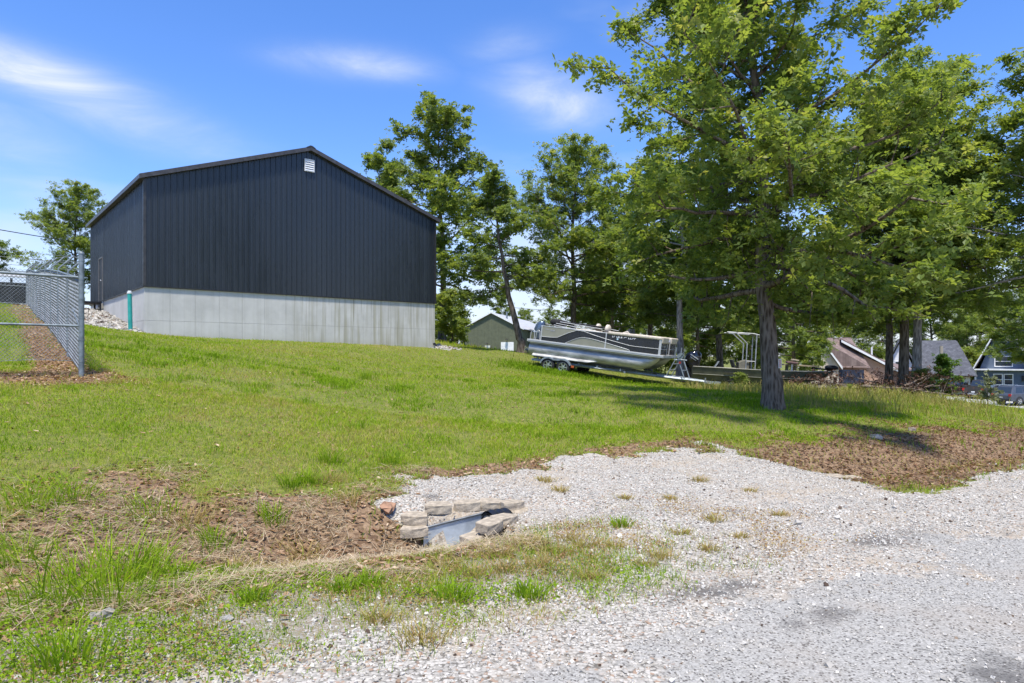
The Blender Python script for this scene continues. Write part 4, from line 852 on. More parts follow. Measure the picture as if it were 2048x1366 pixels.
for i, (px, py, zt, yaw) in enumerate(((1700, 953, .02, 28), (1668, 950, .02, 26), (1640, 948, .0, 30), (1571, 942, .0, 55), (1555, 938, .0, 80))):
    Z = F * (CH - zt) / (py - HY); put_block(hr, X_(px, Z), Z, zt - .098, R(yaw + 180), 60 + i)
for i, (px, Z, zt) in enumerate(((1700, 9.48, -.085), (1668, 9.42, -.085))): put_block(hr, X_(px, Z), Z, zt - .098, R(208), 70 + i)

# ------------------------------------------------------------------ pontoon boat on its trailer
PB = (Vector((.75, 32.35, 2.47)), (0, R(7.1), R(-28)))
pb = thing('pontoon_boat', 'silver pontoon boat with black and tan side panels, nose down on a trailer', 'boat', *PB)
BRUSH = NT('brushed_aluminium'); _f = BRUSH.noise(2.0, 5, .6, BRUSH.coord('Object', (.8, 1, 3))); BRUSH = BRUSH.done(BRUSH.bsdf(BRUSH.mix(BRUSH.ramp(_f, .3, .7), (.30, .30, .29), (.58, .58, .56)), BRUSH.ramp(_f, .3, .7, .45, .6), .6))
TAN = mat('tan_panel', (.26, .255, .20), .45, 0, .06, 2); BLKPAN = mat('black_panel', (.012, .013, .018), .25, 0, .2, 3, coat=.3); CREAM = mat('cream_vinyl', (.60, .53, .43), .6, 0, .12, 8, .2, 30); BRIGHT = mat('bright_rail', (.55, .56, .56), .45, .3, .04, 1)
BW_, BL_ = 2.45, 6.5
MB().bb(0, BL_, 0, BW_, -.055, -.002).build('deck', mat('deck_carpet', (.25, .23, .2), .9), pb, .01)
MB().bb(-.01, BL_ + .01, -.03, 0, -.10, .02).bb(-.01, BL_ + .01, BW_, BW_ + .03, -.10, .02).bb(BL_, BL_ + .03, -.03, BW_ + .03, -.10, .019).bb(-.03, 0, -.03, BW_ + .03, -.10, .019).build('rub_rail', BRIGHT, pb, .01)
MB().bb(-.004, BL_ + .02, -.036, -.028, -.055, -.045).build('rail_groove', BLACKP, pb)
for yc in (.38, BW_ - .38):
    rings = []
    for x, s, zc in ((.05, 1, 0), (4.3, 1, 0), (4.32, 1.012, 0), (5.2, 1, .0), (5.55, .97, .015), (5.85, .82, .09), (6.1, .55, .2), (6.28, .2, .29)):
        rings.append([Vector((x, yc + math.cos(a) * .33 * (s if s < 1 else s), -.43 + zc + math.sin(a) * .32 * s)) for a in [2 * math.pi * k / 20 for k in range(20)]])
    tb = MB().loft(rings).build('pontoon_tube', BRUSH, pb)
    yo = -1 if yc < 1 else 1
    MB().bb(.06, 6.0, yc - .2, yc + .2, -.17, -.101).build('riser', BRUSH, tb)
    MB().prism([(.3, yc + yo * .26, -.60), (3.55, yc + yo * .26, -.60), (3.1, yc + yo * .40, -.70), (.3, yc + yo * .40, -.70)], (0, 0, -.03)).build('strake', BRUSH, tb)
def side_panel(poly, y, th, name, m, par): return MB().prism([(x, y, z) for x, z in poly], (0, th, 0)).build(name, m, par)
for y0, sgn in ((0.02, -1), (BW_ - .05, 1)):
    pan = MB().bb(.66, 6.30, y0, y0 + .03, .022, .68).build('fence_panel', BLKPAN, pb)
    yo = y0 - .006 if sgn < 0 else y0 + .03
    side_panel([(.66, .67), (2.44, .67), (2.0, .50), (1.48, .24), (1.2, .21), (.66, .21)], yo, .006, 'tan_inlay', TAN, pan)
    side_panel([(1.92, .022), (2.3, .22), (2.58, .34), (2.82, .38), (3.2, .35), (3.8, .265), (4.95, .08), (4.98, .022)], yo, .006, 'tan_inlay', TAN, pan)
    yr = y0 - .012 if sgn < 0 else y0 + .042
    for pts in ([(.60, .20), (1.2, .215), (1.5, .245), (2.0, .50), (2.42, .665), (2.75, .665), (3.2, .56), (3.82, .44), (4.95, .27), (5.2, .26), (6.3, .27)], [(1.92, .03), (2.3, .23), (2.58, .345), (2.82, .385), (3.2, .36), (3.8, .275), (4.9, .09), (4.99, .06), (5.0, .0)]):
        MB().tube([(x, yr, z) for x, z in pts], .012, 6).build('trim_rail', BRIGHT, pan)
    for px_ in (.66, 3.85, 6.3): MB().bb(px_ - .025, px_ + .025, y0 - .02, y0 + .05, .0, .69).build('fence_post', BRIGHT, pan, .008)
    MB().bb(.62, 3.9, y0 - .015, y0 + .045, .68, .715).build('top_rail', BRIGHT, pan, .01)
    MB().bb(3.92, 6.38, y0 - .04, y0 + .34, .66, .79).build('bolster', CREAM, pan, .04)
    MB().bb(2.3, 3.5, y0 + (.02 if sgn < 0 else -.5), y0 + (.52 if sgn < 0 else .0), .35, .74).build('seat_back', CREAM, pan, .05)
fr = MB().bb(6.32, 6.35, .06, 1.0, .02, .66).bb(6.32, 6.35, 1.45, BW_ - .06, .02, .66).build('bow_panel', BLKPAN, pb)
MB().bb(6.28, 6.42, .05, 1.0, .52, .79).bb(6.28, 6.42, 1.45, BW_ - .05, .52, .79).build('bow_bolster', CREAM, fr, .04)
for yy in (.04, 1.02, 1.43, BW_ - .04): MB().bb(6.3, 6.37, yy - .025, yy + .025, 0, .70).build('bow_post', BRIGHT, fr)
MB().tube([(6.37, .04, .27), (6.37, 1.02, .27)], .014, 6).tube([(6.37, 1.43, .27), (6.37, BW_ - .04, .27)], .014, 6).build('bow_rail', BRIGHT, fr)
gt = MB().bb(6.325, 6.345, 1.06, 1.40, .05, .6).build('bow_gate', BLKPAN, fr)
# registration marks and decals, too blurred in the photo to read: light strokes of the same size
REGM = mat('decal_white', (.75, .76, .78), .5); dq = random.Random(2); dec = MB()
xx = 4.14
for w in (.05, .05, 0, .05, .05, .05, .05, 0, .12, 0, .07, .07, .07, .07):
    if w: dec.bb(xx, xx + .016, .002, .019, .545, .61); dec.bb(xx + .016, xx + w, .002, .019, (.59 if dq.random() < .5 else .545), (.61 if dq.random() < .5 else .565)+.0)
    xx += (w + .02) if w else .06
dec.build('registration_marks', REGM, pb); MB().bb(4.36, 4.43, .002, .019, .45, .53).build('registration_sticker', mat('sticker_blue', (.45, .62, .68), .5), pb)
MB().bb(.85, 1.05, .008, .0135, .55, .575).bb(1.1, 1.32, .008, .0135, .53, .56).bb(1.12, 1.3, .008, .0135, .50, .515).build('maker_decal', mat('decal_grey', (.42, .42, .42), .4, .3), pb)
MB().bb(6.351, 6.356, .25, .48, .36, .40).bb(6.351, 6.356, .52, .8, .34, .42).build('bow_decal', mat('decal_grey2', (.3, .31, .3), .5), pb)
for sx_, sy_ in ((2.85, 1.55), (3.55, .95)):
    st = MB().ball((sx_, sy_, .86), (.13, .27, .24), 12, 8).build('captain_seat', CREAM, pb); MB().bb(sx_ - .1, sx_ + .42, sy_ - .26, sy_ + .26, .40, .52).build('cushion', CREAM, st, .04); MB().tube([(sx_ + .15, sy_, 0), (sx_ + .15, sy_, .4)], .05, 10).build('pedestal', ALU, st)
cs = MB().prism([(3.9, 1.5, .0), (4.5, 1.5, 0), (4.5, 1.5, .72), (4.3, 1.5, .90), (3.95, 1.5, .74)], (0, .75, 0)).build('helm_console', CREAM, pb, .03)
MB().prism([(4.2, 1.52, .86), (4.45, 1.52, .76), (4.40, 1.52, 1.0), (4.36, 1.52, 1.0)], (0, .7, 0)).build('windscreen', GLASS, cs)
MB().tube([Vector((3.86 - .05 * math.cos(a), 1.85 + .17 * math.sin(a), .83 + .16 * math.cos(a))) for a in [2 * math.pi * k / 18 for k in range(19)]], .016, 6).build('steering_wheel', BLACKP, cs)
# folded bimini canopy lying along the top
bm_ = MB()
rings = []
for i, (x, r) in enumerate(((.92, .08), (1.0, .15), (1.25, .17), (1.6, .15), (1.9, .09))): rings.append([Vector((x, .35 + math.cos(a) * r, .93 - .035 * (x - 1) + math.sin(a) * r)) for a in [2 * math.pi * k / 10 for k in range(10)]])
cv = bm_.loft(rings).build('folded_canopy', mat('black_canvas', (.015, .015, .017), .9, 0, .3, 9, .5, 30), pb)
for y_ in (.12, 2.3):
    for (a, b_) in (((1.3, .88), (3.3, .75)), ((1.5, .97), (3.6, .85)), ((1.2, .80), (2.4, .70))): MB().tube([(a[0], y_, a[1]), (b_[0], y_, b_[1])], .014, 6).build('canopy_bow', BRIGHT, cv)
MB().prism([(1.8, .3, .94), (3.3, .3, .90), (3.3, .3, .96), (1.8, .3, 1.0)], (0, 1.9, 0)).build('canvas_roll', mat('black_canvas2', (.015, .015, .017), .9), cv, .02)
# outboard with ladder hoops
ob = MB(); rings = []
for z, x0, x1, w in ((.0, -.10, .22, .15), (.15, -.20, .27, .19), (.45, -.20, .34, .20), (.68, -.12, .36, .19), (.80, .0, .33, .15), (.86, .1, .27, .08)):
    rings.append([Vector(((x0 + x1) / 2 + math.cos(a) * (x1 - x0) / 2 - .12, 1.22 + math.sin(a) * w, z + .06)) for a in [2 * math.pi * k / 16 for k in range(16)]])
om = ob.loft(rings).build('outboard_motor', mat('blue_grey_cowl', (.10, .14, .20), .25, .4, .15, 3, coat=.5), pb)
MB().bb(-.30, .02, 1.02, 1.42, .35, .41).build('cowl_stripe', mat('pale_cowl_band', (.45, .50, .56), .3, .5), om)
MB().prism([(-.22, 1.14, .06), (.02, 1.14, .06), (-.08, 1.14, -.75), (-.32, 1.14, -.75)], (0, .16, 0)).build('midsection', mat('dark_cowl', (.04, .055, .08), .35, .3), om, .02)
MB().loft([[Vector((x, 1.22 + math.cos(a) * r, -.55 + math.sin(a) * r)) for a in [2 * math.pi * k / 10 for k in range(10)]] for x, r in ((-.62, .03), (-.5, .07), (-.25, .08), (.05, .05))]).build('gearcase', mat('cowl_blue', (.07, .11, .16), .35, .3), om)
MB().box((-.66, 1.22, -.55), (.03, .34, .1), Matrix.Rotation(R(30), 3, 'X')).box((-.66, 1.22, -.55), (.03, .1, .34), Matrix.Rotation(R(30), 3, 'X')).build('propeller', ALU, om)
for x_ in (.06, .34):
    MB().tube([(x_, .12, 0), (x_ + .02, .12, .36), (x_ + .06, .12, .45), (x_ + .12, .12, .47), (x_ + .18, .12, .43), (x_ + .20, .12, .34), (x_ + .21, .12, 0)], .018, 8).build('ladder_hoop', BRIGHT, pb)

def wheel(par, loc, r, w, rimm, name='wheel', tread=RUBBER, spokes=6):
    """wheel with its axle along local Y"""
    wh = MB(); n = 24; prof = [(-w / 2, r * .62), (-w / 2, r * .88), (-w / 2 + .025, r * .97), (-w / 4, r), (w / 4, r), (w / 2 - .025, r * .97), (w / 2, r * .88), (w / 2, r * .62)]
    wh.loft([[Vector((math.cos(2 * math.pi * k / n) * rr, y, math.sin(2 * math.pi * k / n) * rr)) for k in range(n)] for y, rr in prof], True, False)
    o = wh.build(name, tread, par); o.location = loc
    rm = MB(); rm.loft([[Vector((math.cos(2 * math.pi * k / n) * rr, y, math.sin(2 * math.pi * k / n) * rr)) for k in range(n)] for y, rr in ((-w / 2 + .0, r * .64), (-w / 2 - .004, r * .60), (-w / 2 + .03, r * .55), (w / 2 - .03, r * .55), (w / 2, r * .64))], True, False)
    for k in range(spokes):
        a = 2 * math.pi * k / spokes; rm.box((math.cos(a) * r * .32, -w / 2 + .03, math.sin(a) * r * .32), (r * .56, .03, r * .19), Matrix.Rotation(-a, 3, 'Y')); 
    rm.tube([(0, -w / 2 + .0, 0), (0, w / 2 - .05, 0)], r * .17, 12); rm.build('rim', rimm, o)
    MB().tube([(0, w / 2 - .06, 0), (0, w / 2 - .05, 0)], r * .56, 16).build('brake_disc', BLACKP, o)
    return o
tr = thing('boat_trailer', 'galvanised tandem axle trailer carrying the silver pontoon boat', 'trailer', *PB)
GT = mat('trailer_galvanised', (.30, .34, .37), .5, .5, .2, 4)
for yy in (.62, BW_ - .62 - .07):
    MB().bb(.1, 5.6, yy, yy + .07, -.98, -.87).build('frame_beam', GT, tr)
# the near rail seen from the side runs out to the tongue
MB().bb(.25, .9, .10, .17, -.97, -.88).build('rear_crossrail', GT, tr)
for a, b_ in (((2.3, .14), (6.0, .40)), ((2.3, BW_ - .14), (6.0, BW_ - .40))): MB().tube([(a[0], a[1], -.92), (b_[0], b_[1], -.92), (8.2, BW_ / 2, -.92)], .06, 4, True, False).build('side_rail', GT, tr)
MB().bb(6.0, 8.6, BW_ / 2 - .05, BW_ / 2 + .05, -.98, -.86).build('tongue', GT, tr); MB().bb(8.55, 8.8, BW_ / 2 - .06, BW_ / 2 + .06, -.94, -.84).build('coupler', GT, tr)
for x_ in (.3, 1.55, 3.2, 4.8): MB().bb(x_, x_ + .08, .15, BW_ - .15, -.97, -.89).build('cross_member', GT, tr)
for yc in (.20, .56, BW_ - .56, BW_ - .20):
    MB().bb(.3, 5.2, yc - .04, yc + .04, -.80, -.745).build('bunk', mat('dark_bunk', (.03, .03, .03), .9), tr)
    for x_ in (.5, 2.6, 3.5, 4.6): MB().bb(x_, x_ + .06, yc - .03, yc + .03, -.90, -.80).build('bunk_bracket', GT, tr)
CHR = mat('chrome_rim', (.6, .6, .6), .25, .9)
for yy, sg in ((.02, 1), (BW_ - .02, -1)):
    for x_ in (1.2, 1.97):
        o = wheel(tr, (x_, yy, -1.08), .335, .2, CHR)
        if sg < 0: o.rotation_euler = (0, 0, math.pi)
    fd = MB(); pts = []
    for c in (1.2, 1.97): pts += [(c - .40 * math.cos(a), -1.08 + .40 * math.sin(a)) for a in [R(8 + 17 * k) for k in range(10)] if not (c == 1.2 and -math.cos(a) * .4 > .28) and not (c == 1.97 and -math.cos(a) * .4 < -.28)]
    vs = []
    for x_, z_ in pts: vs += [(x_, yy - .13, z_), (x_, yy + .13, z_), (x_, yy - .13, z_ - .03 if z_ > -1.0 else z_)]
    n_ = len(pts); fd.add(vs, [(3 * i, 3 * i + 1, 3 * i + 4, 3 * i + 3) for i in range(n_ - 1)])
    # outer lip of the fender
    fd.add([(x_, yy - .131 * sg, z_) for x_, z_ in pts] + [(1.585 + (x_ - 1.585) * .93, yy - .131 * sg, -1.08 + (z_ + 1.08) * .80 + (0 if abs(x_ - 1.585) > .15 else -.0)) for x_, z_ in pts], [(i, i + 1, n_ + i + 1, n_ + i) for i in range(n_ - 1)])
    fdo = fd.build('fender', GT, tr); sol = fdo.modifiers.new('thick', 'SOLIDIFY'); sol.thickness = .008
    MB().bb(2.36, 2.5, yy - .05 * sg - .02, yy - .05 * sg + .02, -1.05, -.95).build('marker_light', mat('amber_lens', (.45, .10, .03), .3), tr)
for x_ in (1.2, 1.97): MB().tube([(x_, .1, -1.08), (x_, BW_ - .1, -1.08)], .035, 8).build('axle', GT, tr)
# winch stand: galvanised ladder frame at the bow
ws = MB()
for yy in (.72, 1.62):
    ws.tube([(6.55, yy, -.88), (6.85, yy, -.15), (6.85, yy, .42)], .03, 6); ws.tube([(7.35, yy, -.88), (7.0, yy, -.12)], .03, 6)
for x_, z_ in ((6.66, -.60), (6.78, -.32), (6.85, -.12), (7.2, -.55)): ws.tube([(x_, .72, z_), (x_, 1.62, z_)], .024, 6)
ws.tube([(6.8, .72, -.12), (7.15, .72, -.12)], .03, 6); ws.tube([(6.8, 1.62, -.12), (7.15, 1.62, -.12)], .03, 6)
wso = ws.build('winch_stand', GT, tr); MB().tube([(7.08, .62, .06), (7.08, .78, .06)], .13, 16).tube([(7.08, .60, .06), (7.08, .62, .06)], .05, 10).build('winch_drum', GALV, wso); MB().tube([(7.1, .6, .06), (7.3, .6, .35)], .016, 6).build('winch_handle', GALV, wso)
MB().bb(7.05, 7.12, .66, .78, -.26, -.16).build('marker_light', mat('red_lens', (.35, .03, .02), .3), wso)
jx = 8.15; MB().tube([(jx, BW_ / 2 - .09, -.75), (jx, BW_ / 2 - .09, -1.28)], .03, 8).build('tongue_jack', GT, tr)

# ------------------------------------------------------------------ olive aluminium boat with black outboard, on its own trailer
JB = (Vector((8.15, 31.0, .62)), (0, R(3.2), R(-9.5)))
jb = thing('fishing_boat', 'long low olive green aluminium fishing boat behind the big oak', 'boat', *JB)
OLV = mat('olive_paint', (.085, .085, .055), .55, 0, .2, 3); OLVD = mat('olive_dark', (.03, .03, .02), .6)
JL, JW = 6.1, 1.9
rings = []
for x, zb, hw_, zt in ((0, .0, .80, .58), (3.2, 0, .82, .58), (4.3, .03, .78, .60), (5.1, .16, .66, .63), (5.7, .36, .50, .66), (6.1, .58, .36, .68)):
    yc = JW / 2; rings.append([Vector((x, yc - hw_ - .12, zt)), Vector((x, yc - hw_ - .05, zb + (zt - zb) * .42)), Vector((x, yc - hw_ + .04, zb + (zt - zb) * .38)), Vector((x, yc - hw_ + .12, zb)), Vector((x, yc + hw_ - .12, zb)), Vector((x, yc + hw_ - .04, zb + (zt - zb) * .38)), Vector((x, yc + hw_ + .05, zb + (zt - zb) * .42)), Vector((x, yc + hw_ + .12, zt)), Vector((x, yc + hw_, zt - .02)), Vector((x, yc, zt - .06)), Vector((x, yc - hw_, zt - .02))])
hull = MB().loft(rings, False).build('hull', OLV, jb)
for sg in (-1, 1):
    MB().tube([(x, JW / 2 + sg * (hw_ + .13), zt + .005) for x, zb, hw_, zt in ((0, 0, .80, .58), (3.2, 0, .82, .58), (4.3, .03, .78, .60), (5.1, .16, .66, .63), (5.7, .36, .5, .66), (6.1, .58, .36, .68))], .022, 6).build('gunwale', mat('gunwale_olive', (.28, .27, .22), .5), hull)
    MB().tube([(x, JW / 2 + sg * (hw_ + .058), z_) for x, hw_, z_ in ((0, .80, .25), (3.2, .82, .25), (4.3, .78, .28), (5.1, .66, .37))], .014, 5).build('spray_rail', mat('rail_olive', (.22, .22, .17), .5), hull)
MB().bb(1.35, 1.85, .012, .03, .38, .43).bb(4.5, 4.9, .16, .19, .43, .48).build('hull_marks', OLVD, hull)
rings = []
for z, x0, x1, w in ((.50, -.35, .12, .16), (.65, -.45, .2, .2), (.95, -.48, .3, .23), (1.15, -.40, .30, .22), (1.28, -.20, .2, .16), (1.32, -.05, .12, .08)):
    rings.append([Vector(((x0 + x1) / 2 + math.cos(a) * (x1 - x0) / 2 + .15, JW / 2 + math.sin(a) * w, z)) for a in [2 * math.pi * k / 16 for k in range(16)]])
jm = MB().loft(rings).build('outboard_motor', mat('gloss_black_cowl', (.008, .008, .010), .15, 0, .2, 3, coat=.6), jb)
MB().box((.10, JW / 2 - .225, 1.02), (.42, .02, .05), Matrix.Rotation(R(32), 3, 'Y')).box((.05, JW / 2 - .222, .93), (.30, .02, .02), Matrix.Rotation(R(32), 3, 'Y')).build('cowl_badge', ALU, jm)
MB().prism([(-.25, JW / 2 - .08, .55), (.1, JW / 2 - .08, .55), (-.1, JW / 2 - .08, -.2), (-.4, JW / 2 - .08, -.2)], (0, .16, 0)).build('midsection', BLACKP, jm, .02)
tt_ = MB()
for x_ in (2.35, 2.75):
    for yy in (.45, 1.45): tt_.tube([(x_, yy, .5), (x_, yy, 1.75 if x_ < 2.5 else 2.15)], .028, 8)
for yy in (.45, 1.45): tt_.tube([(2.35, yy, 1.75), (1.85, yy, 2.20), (1.5, yy, 2.22)], .026, 8); tt_.tube([(1.45, yy, 2.22), (2.6, yy, 2.20), (2.9, yy, 2.14), (3.3, yy, 2.12)], .028, 8); tt_.tube([(2.35, yy, .95), (2.75, yy, .95)], .022, 6)
for x_ in (1.5, 2.6, 3.3): tt_.tube([(x_, .45, 2.2 if x_ < 3 else 2.12), (x_, 1.45, 2.2 if x_ < 3 else 2.12)], .022, 6)
tt_.tube([(3.25, .45, .5), (3.25, .45, 1.2)], .02, 6)
ttp = tt_.build('tube_frame', mat('dull_tube', (.42, .43, .43), .4, .6), jb); MB().bb(2.5, 3.35, .45, 1.45, 2.165, 2.175).build('frame_canvas', mat('grey_canvas', (.3, .31, .32), .8), ttp)
cns = MB().prism([(2.05, .5, .5), (2.5, .5, .5), (2.5, .5, .92), (2.35, .5, 1.02), (2.05, .5, .88)], (0, .8, 0)).build('console', mat('console_olive', (.16, .15, .11), .6), jb, .02)
MB().tube([Vector((2.0, .85 + .15 * math.cos(a), .9 + .15 * math.sin(a))) for a in [2 * math.pi * k / 16 for k in range(17)]], .014, 6).build('steering_wheel', BLACKP, cns)
MB().prism([(1.72, .45, .98), (1.85, .45, .62), (1.92, .45, .62), (1.8, .45, 1.0)], (0, .9, 0)).build('folded_seat', mat('charcoal_vinyl', (.03, .03, .03), .7), jb, .03)
MB().prism([(.95, .5, .55), (1.0, .5, .55), (1.2, .5, .88), (1.15, .5, .88)], (0, .3, 0)).build('rod_holder', ALU, jb)
bs = MB().tube([(4.35, .55, .55), (4.35, .55, .92)], .035, 10).build('bow_seat', WHITEP, jb)
MB().prism([(4.1, .35, .95), (4.55, .35, .93), (4.6, .35, 1.02), (4.1, .35, 1.06)], (0, .4, 0)).build('cushion', mat('maroon_vinyl', (.16, .09, .09), .7), bs, .03); MB().prism([(4.3, .35, 1.08), (4.55, .35, 1.05), (4.62, .35, 1.12), (4.34, .35, 1.17)], (0, .4, 0)).build('seat_back', mat('tan_vinyl', (.36, .30, .22), .7), bs, .03)
MB().bb(4.05, 5.5, .7, 1.3, .86, .92).build('casting_board', mat('weathered_plank', (.33, .27, .18), .85, 0, .25, 4, .3, 30), jb)
for x_ in (4.2, 5.35): MB().bb(x_, x_ + .06, .8, .86, .56, .86).bb(x_, x_ + .06, 1.14, 1.2, .56, .86).build('board_support', OLV, jb)
tm = MB().tube([(5.35, .8, .80), (5.75, .8, .78), (6.1, .75, .74)], .035, 8).build('trolling_motor', BLACKP, jb)
MB().loft([[Vector((x, .75 + math.cos(a) * r, .86 + math.sin(a) * r)) for a in [2 * math.pi * k / 10 for k in range(10)]] for x, r in ((5.8, .05), (5.88, .11), (6.2, .12), (6.35, .05))]).build('motor_head', BLACKP, tm); MB().bb(5.95, 6.2, .5, 1.0, .70, .73).build('mount_plate', BLACKP, tm); MB().box((6.3, .75, .82), (.02, .42, .06)).build('propeller', BLACKP, tm)
jt = thing('boat_trailer', 'dark low trailer under the olive fishing boat', 'trailer', *JB)
JTM = mat('dark_trailer_steel', (.045, .04, .036), .7, .2, .3, 5)
for yy in (.35, JW - .42): MB().bb(.2, 5.0, yy, yy + .07, -.16, -.06).bb(.3, 4.4, yy + .0, yy + .06, -.05, -.003).build('frame_beam', JTM, jt)
MB().bb(4.6, 7.4, JW / 2 - .05, JW / 2 + .05, -.16, -.06).build('tongue', JTM, jt); MB().bb(.5, .58, .1, JW - .1, -.16, -.07).bb(4.6, 4.68, .3, JW - .3, -.16, -.07).build('cross_member', JTM, jt)
for yy in (.0, JW): wheel(jt, (1.7, yy, -.27), .29, .17, GALV)
MB().tube([(1.7, .05, -.27), (1.7, JW - .05, -.27)], .03, 8).build('axle', JTM, jt)
MB().bb(6.25, 6.36, JW / 2 - .05, JW / 2 + .05, -.6, .45).build('winch_post', BLACKP, jt)
for yy in (-.02, JW + .02):
    n_ = 9; pts = [(1.7 - .34 * math.cos(R(180 * k / (n_ - 1))), -.27 + .34 * math.sin(R(180 * k / (n_ - 1)))) for k in range(n_)]
    fd = MB().add([(x_, yy + s_ * .1, z_) for x_, z_ in pts for s_ in (-1, 1)], [(2 * i, 2 * i + 1, 2 * i + 3, 2 * i + 2) for i in range(n_ - 1)]).build('fender', JTM, jt); fd.modifiers.new('thick', 'SOLIDIFY').thickness = .008

# small notice nailed to the big oak
SIGN = NT('notice'); _sx = SIGN.N.new('ShaderNodeSeparateXYZ'); SIGN.L.new(SIGN.tc.outputs['Object'], _sx.inputs[0])
_in = SIGN.mth('MULTIPLY', SIGN.mth('LESS_THAN', SIGN.mth('ABSOLUTE', _sx.outputs[0]), .042), SIGN.mth('LESS_THAN', SIGN.mth('ABSOLUTE', _sx.outputs[2]), .085))
_nz = SIGN.ramp(SIGN.noise(45, 3), .4, .65); SIGN = SIGN.done(SIGN.bsdf(SIGN.mix(_in, (.62, .60, .56), SIGN.mix(_nz, (.58, .42, .38), (.42, .25, .23))), .6))
sg_ = MB().bb(-.055, .055, -.004, .004, -.105, .105).build('notice_sign', SIGN); sg_.location = at(1560, 727, 15.70); sg_.rotation_euler = (0, R(-2), R(32)); tag(sg_, 'small faded pinkish notice nailed to the right side of the big oak trunk', 'sign')

# ------------------------------------------------------------------ buildings in the distance
OLB = mat('olive_siding', (.115, .125, .075), .7, 0, .1, 2, .1, 20)
og = thing('olive_building', 'olive green metal building with pale gable roof and white garage door', 'building', (X_(924, 96), 96, 0), (0, 0, R(-14)))
gz = 1.2; W_, EZ, PZ, D_ = 8.6, 5.55, 7.75, 24
MB().prism([(0, 0, gz), (W_, 0, gz), (W_, 0, EZ), (W_ / 2, 0, PZ), (0, 0, EZ)], (0, D_, 0)).build('wall', OLB, og)
for k in range(17): MB().bb(.25 + k * .5, .29 + k * .5, -.02, -.001, gz, min(EZ + (PZ - EZ) * (1 - abs(.27 + k * .5 - W_ / 2) / (W_ / 2)), PZ) - .12).build('rib', OLB, og)
PALE = mat('pale_roof_metal', (.50, .49, .46), .5, .1, .1, 2)
def slope(px0, px1, z0, z1, y0, y1, th, name, m, par): return MB().prism([(px0, y0, z0), (px1, y0, z1), (px1, y0, z1 + th), (px0, y0, z0 + th)], (0, y1 - y0, 0)).build(name, m, par)
slope(-.3, W_ / 2, EZ - .12, PZ + .02, -.25, D_ + .2, .08, 'roof', PALE, og); slope(W_ + .3, W_ / 2, EZ - .12, PZ + .02, -.25, D_ + .2, .08, 'roof', PALE, og)
slope(-.3, W_ / 2, EZ - .16, PZ - .02, -.29, -.252, .2, 'rake_trim', WHITEP, og); slope(W_ + .3, W_ / 2, EZ - .16, PZ - .02, -.29, -.252, .2, 'rake_trim', WHITEP, og)
MB().bb(-.04, .06, -.05, 0, gz, EZ).build('corner_trim', WHITEP, og)
gd = MB().bb(5.65, 7.45, -.06, -.022, gz, 3.7).build('garage_door', WHITEP, og)
for k in range(4): MB().bb(5.72, 7.38, -.075, -.061, gz + .1 + k * .62, gz + .66 + k * .62).build('panel', WHITEP, gd, .01)
MB().bb(3.35, 4.1, -.06, -.022, gz, 3.25).build('door', WHITEP, og)
for x_, z_ in ((6.5, 4.1), (3.7, 3.55)): MB().tube([(x_, -.03, z_), (x_, -.35, z_ + .05)], .04, 6).tube([(x_, -.35, z_ + .06), (x_, -.35, z_ - .06)], [.08, .22], 10).build('wall_lamp', BLACKP, og)
MB().tube([(W_ / 2 + 1.4, 3, PZ - .7), (W_ / 2 + 1.4, 3, PZ + .35)], .13, 8).build('flue', GALV, og)
MB().bb(W_ + .0, W_ + 9, 4, 18, gz, 5.2).build('side_wing', OLB, og); slope(W_ + 9.3, W_ + .0, 4.9, 6.9, 3.7, 18.3, .08, 'wing_roof', PALE, og)

SHINGLE = None
def shingle(name, c1, c2):
    n = NT(name); br = n.N.new('ShaderNodeTexBrick'); br.inputs['Scale'].default_value = 3.0; br.inputs['Color1'].default_value = (*c1, 1); br.inputs['Color2'].default_value = (*c2, 1); br.inputs['Mortar'].default_value = (*[c * .45 for c in c1], 1); br.inputs['Mortar Size'].default_value = .02; br.inputs['Brick Width'].default_value = .8; br.inputs['Row Height'].default_value = .45
    n.L.new(n.coord('Object', (1, 1, 1)), br.inputs['Vector']); f = n.noise(2.5, 5, .6); c = n.mix(n.ramp(f, .3, .7, 0, .5), br.outputs['Color'], tuple(c * .6 for c in c1)); return n.done(n.bsdf(c, .9))
def roof_slab(pts, th, name, m, par):
    a, b, c = [Vector(p) for p in pts[:3]]; nrm = (b - a).cross(c - a).normalized(); nrm = nrm if nrm.z > 0 else -nrm
    return MB().prism(pts, nrm * th).build(name, m, par)
def window(par, x, y, z, w, h, sash=True):
    f = MB().bb(x - w / 2 - .09, x + w / 2 + .09, y - .05, y - .002, z - .09, z).bb(x - w / 2 - .09, x + w / 2 + .09, y - .05, y - .002, z + h, z + h + .09).bb(x - w / 2 - .09, x - w / 2, y - .05, y - .002, z, z + h).bb(x + w / 2, x + w / 2 + .09, y - .05, y - .002, z, z + h).bb(x - w / 2, x + w / 2, y - .045, y - .003, z + h / 2 - .03, z + h / 2 + .03).build('window', WHITEP, par)
    for z0, z1 in ((z, z + h / 2 - .03), (z + h / 2 + .03, z + h)): MB().bb(x - w / 2, x + w / 2, y - .03, y - .006, z0, z1).build('pane', GLASS, f)
    return f
